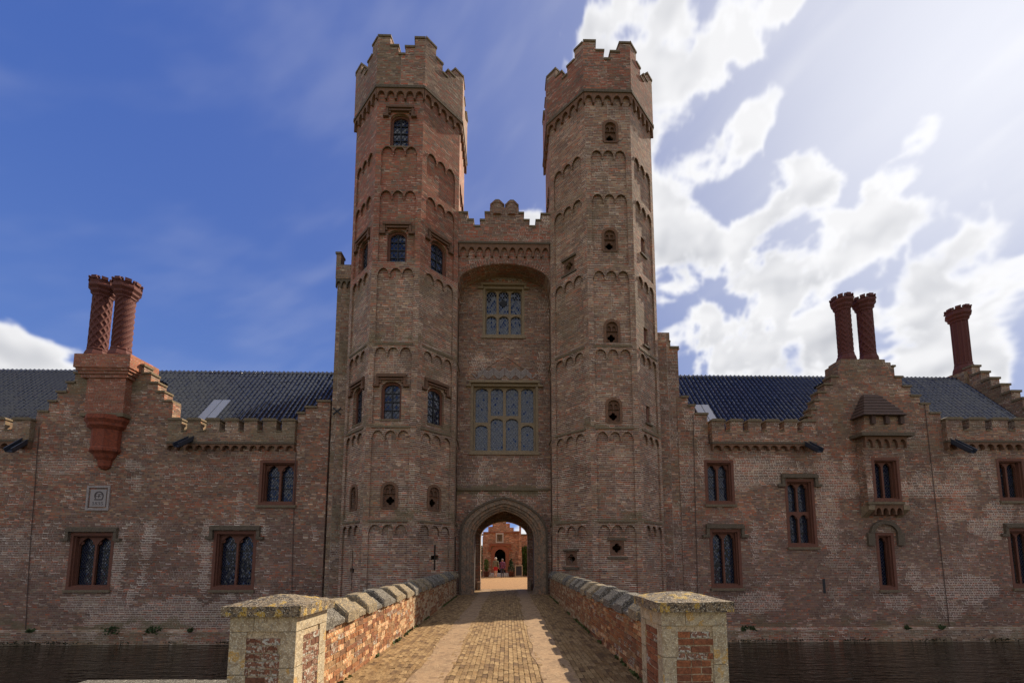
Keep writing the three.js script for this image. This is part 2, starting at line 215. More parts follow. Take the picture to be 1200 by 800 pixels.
const M = {
  leftTower: std(leftTowerTex), rightTower: std(rightTowerTex), leftWall: std(leftWallTex), rightWall: std(rightWallTex), gate: std(gateTex), side: std(sideTex), moss: std(mossTex), plinth: std(plinthTex), court: std(courtTex),
  terracotta: std(stone({ seed: 3, base: [118, 70, 48], layers: [[[98, 60, 44], 0.5, 0.25], [[80, 56, 44], 0.36, 0.5]], rough: 8, size: 256 }), { roughness: 0.8, bumpScale: 0.003 }),
  bracket: std(stone({ seed: 18, base: [134, 66, 41], layers: [[[108, 56, 39], 0.45, 0.12], [[96, 60, 46], 0.28, 0.25]], rough: 8, size: 256 }), { bumpScale: 0.003 }),
  chimney: std(stone({ seed: 4, base: [98, 46, 35], layers: [[[80, 40, 33], 0.5, 0.25], [[90, 56, 52], 0.28, 0.5]], rough: 9, size: 256 }), { roughness: 0.8, bumpScale: 0.003 }),
  limestone: std(stone({ seed: 5, base: [146, 126, 97], layers: [[[114, 99, 80], 0.42, 0.25], [[110, 92, 76], 0.3, 0.5]], rough: 10, size: 256 }), { bumpScale: 0.004 }),
  archStone: std(stone({ seed: 6, base: [136, 116, 94], layers: [[[112, 96, 78], 0.5, 0.08, 0.2], [[160, 122, 92], 0.42, 0.06, 0.1], [[98, 80, 66], 0.36, 0.16, 0.1]], rough: 7, size: 256, span: 1.6 }), { bumpScale: 0.006 }),
  hood: std(stone({ seed: 7, base: [108, 92, 74], layers: [[[84, 74, 56], 0.5, 0.25], [[66, 58, 50], 0.36, 0.5], [[150, 138, 112], 0.22, 0.5]], rough: 12, size: 256 }), { bumpScale: 0.006 }),
  coping: std(stone({ seed: 8, base: [118, 100, 78], layers: [[[98, 90, 60], 0.42, 0.25], [[76, 66, 56], 0.4, 0.5], [[164, 138, 72], 0.26, 0.5], [[168, 160, 140], 0.22, 1]], rough: 14, size: 256 }), { bumpScale: 0.008 }),
  chimneyBrick: std(brickwork({ w: 4, h: 4, pw: 400, ph: 400, seed: 61, course: 0.07, mixAt: () => ({ kiln: 5, rust: 2, orange: 2 }), jointAt: () => 0.25 })),
  plaque: std(stone({ seed: 14, base: [160, 148, 140], layers: [[[128, 118, 112], 0.4, 0.25]], rough: 9, size: 128 }), { bumpScale: 0.003 }),
  hoodTile: std(stone({ seed: 15, base: [88, 66, 56], layers: [[[62, 50, 46], 0.46, 0.25], [[110, 84, 66], 0.3, 0.5], [[84, 80, 52], 0.25, 0.25]], rough: 12, size: 256 }), { bumpScale: 0.006 }),
  hatch: plain(168, 170, 176, 0.5),
  corbel: std(stone({ seed: 16, base: [122, 88, 64], layers: [[[100, 76, 58], 0.5, 0.25], [[136, 86, 58], 0.35, 0.125], [[80, 66, 52], 0.3, 0.5]], rough: 10, size: 256 }), { bumpScale: 0.004 }),
  hoodBrick: std(stone({ seed: 17, base: [112, 80, 60], layers: [[[90, 70, 54], 0.5, 0.25], [[128, 80, 56], 0.35, 0.125], [[84, 76, 52], 0.28, 0.25]], rough: 10, size: 256 }), { bumpScale: 0.004 }),
  courtTrim: plain(152, 92, 64, 0.85),
  lead: plain(118, 122, 128, 0.55), iron: plain(26, 25, 26, 0.6), came: plain(128, 132, 138, 0.6), cameDark: plain(60, 60, 62, 0.6), cable: plain(84, 66, 56, 0.8), spout: plain(52, 56, 66, 0.42), oak: plain(48, 36, 28, 0.75),
  tile: (() => { const m = new THREE.MeshPhysicalMaterial({ color: rgb(30, 28, 37), roughness: 0.13, ior: 1.75 }); m.userData.t = { w: 1, h: 1, x0: 0, y0: 0 }; return m; })(),
  glass: (() => { const m = new THREE.MeshPhysicalMaterial({ color: rgb(18, 27, 52), roughness: 0.04, ior: 1.6 }); m.userData.t = { w: 1, h: 1, x0: 0, y0: 0 }; return m; })(),  // blue of the mirrored sky is put into the base colour
};

// ---------------------------------------------------------------- geometry helpers
const numbers = {};
const numbered = (name) => { const n = numbers[name] = (numbers[name] ?? -1) + 1; return n ? name + '_' + String(n).padStart(3, '0') : name; };
function thing(name, label, category, group, kind) {
  const o = new THREE.Group(); o.name = numbered(name); scene.add(o); o.userData = { label, category };
  if (group) o.userData.group = group;
  if (kind) o.userData.kind = kind;
  return o;
}
const part = (name, parent) => { const o = new THREE.Group(); o.name = name; parent.add(o); return o; };
const soup = (g) => { const n = g.index ? g.toNonIndexed() : g; for (const k of Object.keys(n.attributes)) if (!['position', 'normal', 'uv'].includes(k)) n.deleteAttribute(k); n.clearGroups?.(); return n; };
const merge = (list) => list.length === 1 ? soup(list[0]) : mergeGeometries(list.map(soup));
// uv from position: metres over the size of the texture, on the plane each face looks along
function lay(g, m, du = 0, dv = 0) {
  const t = m.userData.t, p = g.attributes.position, n = g.attributes.normal, uv = new Float32Array(p.count * 2);
  for (let i = 0; i < p.count; i++) {
    const ax = Math.abs(n.getX(i)), ay = Math.abs(n.getY(i)), az = Math.abs(n.getZ(i)), x = p.getX(i), y = p.getY(i), z = p.getZ(i);
    const [u, v] = az >= ax * 0.98 && az >= ay ? [x, y] : ax >= ay ? [z + x * 0.5, y] : [x, z];
    uv[2 * i] = (u - t.x0) / t.w + du; uv[2 * i + 1] = (v - t.y0) / t.h + dv;
  }
  g.setAttribute('uv', new THREE.BufferAttribute(uv, 2));
  return g;
}
function mesh(name, list, m, parent, du, dv) {
  const g = lay(merge(Array.isArray(list) ? list : [list]), m, du, dv), o = new THREE.Mesh(g, m);
  o.name = parent ? name : numbered(name); (parent ?? scene).add(o);
  return o;
}
const box = (x0, y0, z0, x1, y1, z1) => { const g = new THREE.BoxGeometry(Math.abs(x1 - x0), Math.abs(y1 - y0), Math.abs(z1 - z0)); g.translate((x0 + x1) / 2, (y0 + y1) / 2, (z0 + z1) / 2); return soup(g); };
const V2 = (a) => a.map(([x, y]) => new THREE.Vector2(x, y));
function slab(points, depth, holes = [], zFront = 0) {                 // extruded towards -z from zFront
  const s = new THREE.Shape(V2(points)); for (const h of holes) s.holes.push(new THREE.Path(V2(h)));
  const g = new THREE.ExtrudeGeometry(s, { depth, bevelEnabled: false, curveSegments: 1 }); g.translate(0, 0, zFront - depth); return soup(g);
}
const move = (g, x, y, z, ry = 0, rx = 0, rz = 0) => { if (rz) g.rotateZ(rz); if (rx) g.rotateX(rx); if (ry) g.rotateY(ry); g.translate(x, y, z); return g; };
const rect = (x0, y0, x1, y1) => [[x0, y0], [x1, y0], [x1, y1], [x0, y1]];
const arc = (cx, cy, rx, ry, a0, a1, n) => Array.from({ length: n + 1 }, (_, i) => { const a = a0 + (a1 - a0) * i / n; return [cx + rx * Math.cos(a), cy + ry * Math.sin(a)]; });
// an opening with an arched head: rise 0 flat, pointed gives a blunt point
function arched(x0, y0, x1, y1, rise, pointed = 0, n = 8) {
  const c = (x0 + x1) / 2, w = (x1 - x0) / 2, s = y1 - rise, pts = [[x0, y0], [x1, y0]];
  for (let i = 0; i <= n * 2; i++) { const a = Math.PI * i / (2 * n), x = Math.cos(a), base = Math.pow(Math.sin(a), 0.8); pts.push([c + w * x, s + rise * mix(base, (1 - Math.abs(x)) * 0.55 + base * 0.45, pointed)]); }
  return pts;
}
function foil(cx, cy, r) { const p = []; for (let i = 0; i < 32; i++) { const a = i / 32 * Math.PI * 2, q = ((a + Math.PI / 4) % (Math.PI / 2)) - Math.PI / 4, c = r * 0.52, k = r * 0.48, d = c * Math.cos(q) + Math.sqrt(Math.max(0.001 * r, k * k - c * c * Math.sin(q) ** 2)); p.push([cx + d * Math.cos(a), cy + d * Math.sin(a)]); } return p; }
// leaded glass of diamond quarries: each quarry its own slight tilt
const glassRng = rng(909);
function leaded(parent, x0, y0, x1, y1, z, cw = 0.155, chh = 0.2, tilt = 0.05, came = M.came, thick = 0.02) {
  const pos = [], nor = [], lines = [], W = x1 - x0, H = y1 - y0, nx = Math.max(2, Math.round(W / cw)), ny = Math.max(2, Math.round(H / chh)), a = W / nx, b = H / ny, half = [];
  for (let j = 0; j <= 2 * ny; j++) for (let i = -(j & 1); i < nx; i++) {
    const cx = x0 + (i + 0.5 + (j & 1) * 0.5) * a, cy = y0 + j * b / 2;
    const q = [[cx - a / 2, cy], [cx, cy - b / 2], [cx + a / 2, cy], [cx, cy + b / 2]].map(([x, y]) => [clamp(x, x0, x1), clamp(y, y0, y1)]);
    const tx = (glassRng() - 0.5) * tilt, ty = (glassRng() - 0.5) * tilt, n = new THREE.Vector3(tx, ty, 1).normalize();
    for (const k of [0, 1, 2, 0, 2, 3]) { pos.push(q[k][0], q[k][1], z - 0.004 - ((q[k][0] - cx) * tx + (q[k][1] - cy) * ty)); nor.push(n.x, n.y, n.z); }
  }
  const g = new THREE.BufferGeometry(); g.setAttribute('position', new THREE.Float32BufferAttribute(pos, 3)); g.setAttribute('normal', new THREE.Float32BufferAttribute(nor, 3)); g.setAttribute('uv', new THREE.Float32BufferAttribute(new Float32Array(pos.length / 3 * 2), 2));
  const pane = new THREE.Mesh(g, M.glass); pane.name = 'pane'; parent.add(pane);
  const line = (ax, ay, bx, by) => { const L = Math.hypot(bx - ax, by - ay); if (L < 0.02) return; const c = new THREE.BoxGeometry(L, thick, 0.012); lines.push(move(c, (ax + bx) / 2, (ay + by) / 2, z + 0.006, 0, 0, Math.atan2(by - ay, bx - ax))); };
  for (const s of [1, -1]) for (let k = -ny; k <= nx + ny; k++) {      // diagonals, cut at the rectangle
    const X = x0 + k * a, t0 = Math.max(0, s > 0 ? (x0 - X) / a : (X - x1) / a), t1 = Math.min(ny, s > 0 ? (x1 - X) / a : (X - x0) / a);
    if (t1 > t0) line(X + s * t0 * a, y0 + t0 * b, X + s * t1 * a, y0 + t1 * b);
  }
  mesh('leading', lines, came, parent);
}
// a row of little arches hanging under a projecting course
function corbels(x0, x1, top, bottom, n, proud, zBack) {
  const w = (x1 - x0) / n, pts = [[x0, top]], r = w * 0.4, spring = bottom + (top - bottom) * 0.22;
  for (let i = 0; i < n; i++) { const c = x0 + (i + 0.5) * w; pts.push([c - w / 2, bottom], [c - r, bottom], ...arc(c, spring, r, (top - bottom) * 0.52, Math.PI, 0, 6), [c + r, bottom]); }
  pts.push([x1, bottom], [x1, top]);
  return slab(pts.filter((p, i) => !i || Math.hypot(p[0] - pts[i - 1][0], p[1] - pts[i - 1][1]) > 1e-4).reverse(), proud + 0.02, [], zBack + proud);
}
// square label over a window: bar, drops and outward stops
function label(x0, x1, y, drop, z, t = 0.13, stop = 0.2) {
  return [box(x0, y, z - 0.02, x1, y + t, z + 0.15), box(x0 + 0.01, y + t, z - 0.02, x1 - 0.01, y + t * 1.5, z + 0.08), box(x0, y - drop, z - 0.02, x0 + t, y, z + 0.12), box(x1 - t, y - drop, z - 0.02, x1, y, z + 0.12), box(x0 - stop, y - drop - t * 0.9, z - 0.02, x0 + t + 0.01, y - drop, z + 0.13), box(x1 - t - 0.01, y - drop - t * 0.9, z - 0.02, x1 + stop, y - drop, z + 0.13)];
}

// ---------------------------------------------------------------- towers
const TW = 5.133, TX = 4.814, SIDE = TW * (Math.SQRT2 - 1), BANDS = [20.5, 18.3, 14.55, 10.87, 7.15, 3.12], CORBEL = 23.35, TOP = 26.1;
// an octagonal tower: eight faces, each a skin of corner strips over panels set back, the panels headed by three little arches
function tower(xc, m, label, dressing) {
  const t = thing('octagonal_tower', label, 'tower'); t.position.set(xc, 0, -TW / 2);
  const half = SIDE / 2, pil = 0.25, deep = 0.085, front = TW / 2;
  for (let k = 0; k < 8; k++) {
    const phi = k * Math.PI / 4, seen = [0, 1, 2, 6, 7].includes(k), items = seen ? dressing(k) : [];
    const panels = BANDS.map((b, i) => {
      const bottom = i < 5 ? BANDS[i + 1] + 0.3 : W0 - 1, x0 = -half + pil, x1 = half - pil, w = (x1 - x0) / 3, r = w * 0.44, pts = [[x0, bottom], [x1, bottom], [x1, b - 0.3]];
      for (let a = 2; a >= 0; a--) { const c = x0 + (a + 0.5) * w; pts.push([c + r, b - 0.35], ...arc(c, b - 0.28, r, 0.28, 0, Math.PI, 8), [c - r, b - 0.35]); if (a) pts.push([c - w / 2, b - 0.42]); }
      pts.push([x0, b - 0.3]);
      return pts.filter((p, i) => !i || Math.hypot(p[0] - pts[i - 1][0], p[1] - pts[i - 1][1]) > 0.004);
    });
    const skinHoles = panels.slice(0, 5), holes = items.filter((i) => i.hole).map((i) => i.hole), topHoles = items.filter((i) => i.hole && i.y > 20.9).map((i) => i.hole);
    const last = panels[5], outline = [[-half, W0], [last[0][0], W0], ...last.slice(2).reverse(), [last[1][0], W0], [half, W0], [half, CORBEL], [-half, CORBEL]];
    const du = k * 2.3 / towerW, place = (o) => { o.rotation.y = phi; return o; };
    const skin = slab(outline, deep, skinHoles.concat(topHoles), front), core = slab(rect(-half + 0.03, W0, half - 0.03, CORBEL), 0.32, holes, front - deep + 0.002);
    const wall = place(mesh('wall', [skin, core], m, t, du));
    // narrow string over each band of arches
    for (const b of BANDS.slice(3)) if (seen) place(mesh('string_course', box(-half + pil - 0.02, b + 0.12, front - 0.02, half - pil + 0.02, b + 0.2, front + 0.035), M.coping, t, k * 0.2));
    for (const b of BANDS) if (seen) {                                  // roll round each little arch
      const w = (SIDE - 2 * pil) / 3, list = [];
      for (let a = 0; a < 3; a++) { const c = -half + pil + (a + 0.5) * w, r = w * 0.44; list.push(slab([...arc(c, b - 0.28, r + 0.03, 0.31, 0, Math.PI, 8), ...arc(c, b - 0.28, r, 0.28, Math.PI, 0, 8)], 0.1, [], front + 0.022)); }
      place(mesh('arch_moulding', list, m, t, du + 0.3));
    }
    for (const i of items) { const g = part(i.name, t); g.rotation.y = phi; i.make(g, front - deep); }
    // crown: corbel table, overhanging stepped parapet
    const over = 0.13, half2 = half + over * 0.4142, cor = corbels(-half2 + 0.02, half2 - 0.02, CORBEL, CORBEL - 0.52, 5, over, front - 0.002);
    place(mesh('corbel_table', cor, M.corbel, t));
    place(mesh('string_course', box(-half2, CORBEL, front - 0.1, half2, CORBEL + 0.13, front + over + 0.04), M.hood, t));
    const f = 2 * half2 / 2.05, S = (a) => a * f - half2, steps = [[0, 2.66], [0.54, 2.66], [0.54, 2.16], [0.9, 2.16], [0.9, 1.72], [1.19, 1.72], [1.19, 2.12], [1.6, 2.12], [1.6, 2.6], [2.05, 2.6]];
    const poly = [[-half2, CORBEL + 0.13], [half2, CORBEL + 0.13], ...steps.map(([a, y]) => [S(a), CORBEL + y]).reverse()], thick = 0.36, back = half2 - thick * 0.4142;
    const par = slab(poly, thick, [], front + over), p = par.attributes.position;
    for (let i = 0; i < p.count; i++) if (p.getZ(i) < front + over - 0.1) p.setX(i, p.getX(i) * back / half2);
    place(mesh('parapet', par, m, t, du, 0.01));
    for (let i = 0; i < 9; i += 2) {
      const [a, y] = steps[i], b = steps[i + 1][0], end = 0.03, x0 = S(a) - (i > 0 && steps[i - 1][1] < y ? end : 0), x1 = S(b) + (i < 8 && steps[i + 2][1] < y ? end : 0);
      const c = box(x0, CORBEL + y, front + over - thick - 0.04, x1, CORBEL + y + 0.09, front + over + 0.04), q = c.attributes.position;
      for (let n = 0; n < q.count; n++) if (q.getZ(n) < front) q.setX(n, q.getX(n) * back / half2);
      place(mesh('coping_slab', c, M.coping, t, k * 0.3));
    }
  }
  const deck = new THREE.CylinderGeometry(2.6, 2.6, 0.3, 8); deck.rotateY(Math.PI / 8); deck.translate(0, CORBEL - 0.4, 0);
  mesh('roof', deck, M.lead, t);
  return t;
}
// dressings on a tower face; (x, y) is the middle of the opening on the face
const towerWindow = (x, y, w = 0.68, h = 1.52, flush = 0) => ({
  name: 'window', y, hole: arched(x - w / 2 - 0.1, y - h / 2 - 0.06, x + w / 2 + 0.1, y + h / 2 + 0.1, 0.34),
  make(g, z0) {
    const z = z0 + flush, X0 = x - w / 2, X1 = x + w / 2, Y0 = y - h / 2, Y1 = y + h / 2;
    mesh('frame', slab(rect(X0 - 0.12, Y0 - 0.08, X1 + 0.12, Y1 + 0.12), 0.1, [arched(X0, Y0, X1, Y1, 0.26)], z - 0.14), M.terracotta, g);
    leaded(g, X0 - 0.02, Y0 - 0.02, X1 + 0.02, Y1 + 0.02, z - 0.21, 0.17, 0.22, 0.07, M.cameDark);
    mesh('glazing_bar', [box(x - 0.022, Y0, z - 0.2, x + 0.022, Y1, z - 0.165), box(X0, y - 0.02, z - 0.2, X1, y + 0.02, z - 0.166), box(X0, y + h * 0.25 - 0.015, z - 0.2, X1, y + h * 0.25 + 0.015, z - 0.168), box(X0, y - h * 0.25 - 0.015, z - 0.2, X1, y - h * 0.25 + 0.015, z - 0.168)], M.iron, g);
    mesh('sill', box(X0 - 0.12, Y0 - 0.14, z - 0.14, X1 + 0.12, Y0 - 0.07, z + 0.02), M.coping, g);
    mesh('hood_mould', label(X0 - 0.3, X1 + 0.3, Y1 + 0.26, 0.32, z, 0.11, 0.13), M.hoodBrick, g);
    mesh('hood_mould', label(X0 - 0.17, X1 + 0.17, Y1 + 0.14, 0.05, z - 0.04, 0.07, 0.02), M.hoodBrick, g);
  },
});
const niche = (x, y, flush = 0, w = 0.52, h = 0.98) => ({
  name: 'niche', y, hole: arched(x - w / 2, y - h / 2, x + w / 2, y + h / 2, 0.3),
  make(g, z0) {
    const z = z0 + flush, out = arched(x - w / 2 - 0.11, y - h / 2, x + w / 2 + 0.11, y + h / 2 + 0.12, 0.36).slice(1), inn = arched(x - w / 2, y - h / 2, x + w / 2, y + h / 2, 0.3).slice(1);
    mesh('arch_moulding', slab([...out, [x - w / 2 - 0.11, y - h / 2], [x - w / 2, y - h / 2], ...inn.reverse()], 0.08, [], z + 0.035), M.corbel, g);
    mesh('panel', slab(rect(x - w / 2 - 0.05, y - h / 2 - 0.05, x + w / 2 + 0.05, y + h / 2 + 0.05), 0.08, [foil(x, y - h * 0.2, 0.18)], z - 0.14), M.hoodBrick, g);
    mesh('tracery', slab(rect(x - w / 2, y + h * 0.1, x + w / 2, y + h / 2), 0.06, [arched(x - w * 0.36, y + h * 0.11, x - 0.03, y + h * 0.34, 0.1), arched(x + 0.03, y + h * 0.11, x + w * 0.36, y + h * 0.34, 0.1)], z - 0.07), M.hoodBrick, g);
    mesh('sill', box(x - w / 2 - 0.06, y - h / 2 - 0.07, z - 0.1, x + w / 2 + 0.06, y - h / 2, z + 0.04), M.hoodBrick, g);
  },
});
const peephole = (x, y, tall = 0) => ({
  name: 'peephole', y, hole: tall ? rect(x - 0.2, y - tall / 2, x + 0.2, y + tall / 2) : foil(x, y, 0.22),
  make(g, z) {
    if (tall) {
      mesh('frame', slab(rect(x - 0.24, y - tall / 2 - 0.04, x + 0.24, y + tall / 2 + 0.04), 0.1, [rect(x - 0.13, y - tall / 2 + 0.08, x + 0.02, y - 0.03), rect(x - 0.13, y + 0.03, x + 0.02, y + tall / 2 - 0.08)], z - 0.08), M.terracotta, g);
      mesh('sill', box(x - 0.3, y - tall / 2 - 0.1, z - 0.05, x + 0.3, y - tall / 2 - 0.02, z + 0.08), M.hood, g);
    } else {
      mesh('frame', slab(rect(x - 0.3, y - 0.3, x + 0.3, y + 0.3), 0.06, [foil(x, y, 0.21)], z + 0.004), M.hoodBrick, g);
      mesh('hood_mould', box(x - 0.4, y + 0.34, z - 0.02, x + 0.4, y + 0.43, z + 0.1), M.hood, g);
      mesh('sill', box(x - 0.42, y - 0.45, z - 0.02, x + 0.42, y - 0.36, z + 0.1), M.hood, g);
    }
  },
});
const arrowLoop = (x, y, h) => ({
  name: 'arrow_loop', y, hole: [[x - 0.05, y - h / 2], [x + 0.05, y - h / 2], [x + 0.05, y - 0.09], [x + 0.2, y - 0.09], [x + 0.2, y + 0.09], [x + 0.05, y + 0.09], [x + 0.05, y + h / 2], [x - 0.05, y + h / 2], [x - 0.05, y + 0.09], [x - 0.2, y + 0.09], [x - 0.2, y - 0.09], [x - 0.05, y - 0.09]],
  make(g, z) { mesh('iron_strap', [box(x - 0.014, y - h / 2, z - 0.06, x + 0.014, y + h / 2, z - 0.03)], M.iron, g); },
});
tower(-TX, M.leftTower, 'tall octagonal brick tower with leaded windows in three storeys', (k) => {
  if (k === 0) return [towerWindow(0, 21.35, 0.68, 1.5, 0.085), towerWindow(0, 15.6), towerWindow(-0.05, 8.5), niche(0, 4.35)];
  if (k === 1) return [towerWindow(0, 15.6), towerWindow(0, 8.5), niche(0, 4.35), arrowLoop(0.1, 1.75, 1.1)];
  if (k === 7) return [towerWindow(0, 15.6), towerWindow(0, 8.5), niche(0, 4.35), arrowLoop(0.1, 1.2, 1.7)];
  return [];
});
tower(TX, M.rightTower, 'tall octagonal brick tower pierced only by small quatrefoil niches', (k) => {
  if (k === 0) return [niche(0.12, 21.45, 0.085), niche(0, 16.1), niche(0, 11.7), niche(0, 8.1), peephole(0, 2.15)];
  if (k === 1) return [peephole(0, 16.4, 0.85), peephole(0, 11.9, 0.85), peephole(0, 8.2, 0.8)];
  if (k === 7) return [peephole(0, 15.35), peephole(-0.1, 1.7)];
  return [];
});

// ---------------------------------------------------------------- gatehouse between the towers
const ZG = -2.7, ZF = -1.62;
const gatehouse = thing('gatehouse', 'recessed brick gatehouse front with carriage arch and tall leaded windows between the towers', 'gatehouse');
{
  const main = [...onZ(552, 529, ZG), ...onZ(629.5, 451, ZG)], up = [...onZ(566.5, 393, ZG), ...onZ(613.5, 337, ZG)];
  const archOut = arched(-2.05, -0.02, 2.05, 4.62, 1.9, 0.35, 12), archIn = arched(-1.46, -0.02, 1.5, 4.05, 1.55, 0.35, 12), top = 17.2;
  mesh('wall', slab([[-2.3, -0.3], [-2.045, -0.3], ...archOut.slice(2).reverse(), [2.045, -0.3], [2.3, -0.3], [2.3, top], [-2.3, top]], 0.55, [rect(...main), rect(...up)], ZG), M.gate, gatehouse);
  // stone arch in three orders
  const order = (name, f, z, d, m) => { const a = archOut.map(([x, y], i) => { const [u, v] = archIn[i]; return [mix(x, u, f[0]), mix(y, v, f[0])]; }), b = archOut.map(([x, y], i) => { const [u, v] = archIn[i]; return [mix(x, u, f[1]), mix(y, v, f[1])]; }); return mesh(name, slab([...a.slice(1), a[0], b[0], ...b.slice(1).reverse()], d, [], z), m, gatehouse); };
  order('hood_mould', [-0.12, 0.04], ZG + 0.1, 0.2, M.hood); order('arch_order', [0.02, 0.42], ZG + 0.015, 0.5, M.archStone); order('arch_order', [0.4, 0.66], ZG - 0.1, 0.45, M.archStone); order('arch_order', [0.64, 0.84], ZG - 0.22, 0.4, M.archStone); order('arch_order', [0.82, 1.0], ZG - 0.34, 0.35, M.archStone);
  for (const s of [-1, 1]) mesh('plinth_block', box(s * 1.42, -0.05, ZG - 0.4, s * 2.12, 0.28, ZG + 0.09), M.archStone, gatehouse);
  mesh('string_course', box(-2.24, 5.0, ZG - 0.02, 2.24, 5.12, ZG + 0.09), M.coping, gatehouse);
  // voussoirs of brick round the arch
  { const list = []; for (let i = 4; i < archOut.length - 2; i++) { const [x, y] = archOut[i], c = [0, 2.6], a = Math.atan2(y - c[1], x - c[0]); for (const d of [-0.045, 0.045]) { const g = new THREE.BoxGeometry(0.26, 0.062, 0.06); list.push(move(g, x + Math.cos(a) * 0.24 - Math.sin(a) * d, y + Math.sin(a) * 0.24 + Math.cos(a) * d, ZG - 0.012, 0, 0, a)); } } mesh('voussoirs', list, M.gate, gatehouse, 0.2).userData.kind = 'stuff'; }
  // windows: stone grids of arched lights
  const grid = (r, lights, labelY, frameW = 0.16) => {
    const g = part('window', gatehouse), [x0, y0, x1, y1] = r, z = ZG - 0.16;
    mesh('frame', slab(rect(x0, y0, x1, y1), 0.16, lights.map((l) => arched(...l, Math.min(0.22, (l[2] - l[0]) * 0.4), 0.2)), z), M.limestone, g);
    mesh('jamb_moulding', slab(rect(x0 - 0.05, y0 - 0.04, x1 + 0.05, y1 + 0.05), 0.14, [rect(x0 + 0.08, y0 + 0.06, x1 - 0.08, y1 - 0.08)], ZG + 0.012), M.limestone, g);
    for (const l of lights) leaded(g, l[0] - 0.02, l[1] - 0.02, l[2] + 0.02, l[3] + 0.02, z - 0.1, 0.15, 0.2, 0.14, M.came, 0.017);
    mesh('sill', box(x0 - 0.1, y0 - 0.16, ZG - 0.1, x1 + 0.1, y0 - 0.045, ZG + 0.07), M.limestone, g);
    mesh('hood_mould', label(x0 - 0.14, x1 + 0.14, y1 + 0.06, 0.1, ZG, 0.1, 0.14), M.limestone, g);
    return g;
  };
  { const [x0, y0, x1, y1] = main, w = (x1 - x0 - 0.22) / 4, H = y1 - y0, L = [];
    for (let i = 0; i < 4; i++) { const a = x0 + 0.11 + i * w + 0.07, b = a + w - 0.14, inner = i === 1 || i === 2, split = y0 + H * (inner ? 0.52 : 0.42); L.push([a, y0 + 0.09, b, split - 0.05], [a, split + 0.09, b, y1 - 0.12]); }
    grid(main, L); }
  { const [x0, y0, x1, y1] = up, w = (x1 - x0 - 0.16) / 3, H = y1 - y0, L = [];
    for (let i = 0; i < 3; i++) { const a = x0 + 0.08 + i * w + 0.055, b = a + w - 0.11; L.push([a, y0 + 0.08, b, y0 + H * 0.45 - 0.03], [a, y0 + H * 0.45 + 0.07, b, y1 - 0.1]); }
    const g = grid(up, L); mesh('shield', slab(foil((x0 + x1) / 2 - 0.02, y0 + H * 0.72, 0.2), 0.03, [], ZG - 0.21), M.iron, g); }
  // gabled relieving arch with herringbone brick over each window
  const herring = (r, h, rows) => {
    const [x0, , x1, y1] = r, list = [], yb = y1 + 0.28, n = 12, c = (x0 + x1) / 2, hw = (x1 - x0) / 2;
    for (let i = 0; i < n; i++) for (let k = 0; k < rows; k++) { const w = (x1 - x0) / n, x = x0 + (i + 0.5) * w, s = i & 1 ? 1 : -1, y = yb + 0.1 + k * 0.1; if (Math.abs(x - c) / hw + (y - yb) / h > 1.05) continue; list.push(move(new THREE.BoxGeometry(w * 1.3, 0.05, 0.08), x, y + 0.05, ZG + 0.0, 0, 0, s * 0.75)); }
    mesh('herringbone_band', list, M.plaque, gatehouse, 0.1).userData.kind = 'stuff';
    const bar = (ax, ay, bx, by) => move(new THREE.BoxGeometry(Math.hypot(bx - ax, by - ay), 0.05, 0.05), (ax + bx) / 2, (ay + by) / 2, ZG + 0.005, 0, 0, Math.atan2(by - ay, bx - ax));
    mesh('gable_moulding', [bar(x0 - 0.05, yb, c, yb + h), bar(c, yb + h, x1 + 0.05, yb)], M.gate, gatehouse);
  };
  herring(main, 1.25, 4); herring(up, 0.8, 3);
  // arch thrown between the towers, carrying the parapet
  const spring = onZ(592, 327, ZF)[1], crown = onZ(592, 309, ZF)[1], pbase = onZ(592, 299, ZF)[1], cbot = onZ(592, 300, ZF)[1] - 0.1;
  mesh('wall', slab([[-2.3, spring - 0.25], [-2.24, spring - 0.2], ...arc(0, spring - 0.2, 2.23, crown - spring + 0.2, Math.PI, 0, 22), [2.24, spring - 0.2], [2.3, spring - 0.25], [2.3, pbase + 0.6], [-2.3, pbase + 0.6]], 1.35, [], ZF), M.gate, gatehouse, 0.13);
  { const list = []; for (let i = 0; i < 46; i++) { const a = Math.PI * (0.03 + 0.94 * i / 45), rx = 2.36, ry = crown - spring + 0.33, x = Math.cos(a) * rx, y = spring - 0.2 + Math.sin(a) * ry; list.push(move(new THREE.BoxGeometry(0.24, 0.06, 0.05), x, y, ZF + 0.012, 0, 0, Math.atan2(Math.sin(a) / ry, Math.cos(a) / rx))); } mesh('voussoirs', list, M.gate, gatehouse, 0.4).userData.kind = 'stuff'; }
  const ct = onZ(592, 288, ZF)[1];
  mesh('corbel_table', corbels(-2.2, 2.2, ct, cbot, 11, 0.13, ZF), M.corbel, gatehouse);
  mesh('string_course', box(-2.24, ct, ZF - 0.1, 2.24, ct + 0.1, ZF + 0.17), M.hood, gatehouse);
  const Y = (py) => onZ(592, py, ZF)[1], X = (px) => onZ(px, 262, ZF)[0];
  const st = [[542.3, 252.7], [548, 252.7], [548, 261], [555, 261], [555, 268.3], [563, 268.3], [563, 261], [568.5, 261], [568.5, 252.2], [574, 252.2], [574, 245], [608, 245], [608, 252.2], [613.5, 252.2], [613.5, 260.5], [620, 260.5], [620, 267.7], [628, 267.7], [628, 260.5], [634, 260.5], [634, 253], [640.5, 253]].map(([a, b]) => [X(a), Y(b)]);
  st[0][0] = -2.3; st[st.length - 1][0] = 2.3;
  mesh('parapet', slab([[-2.3, ct + 0.1], [2.3, ct + 0.1], ...st.slice().reverse()], 0.42, [], ZF + 0.1), M.gate, gatehouse, 0.31);
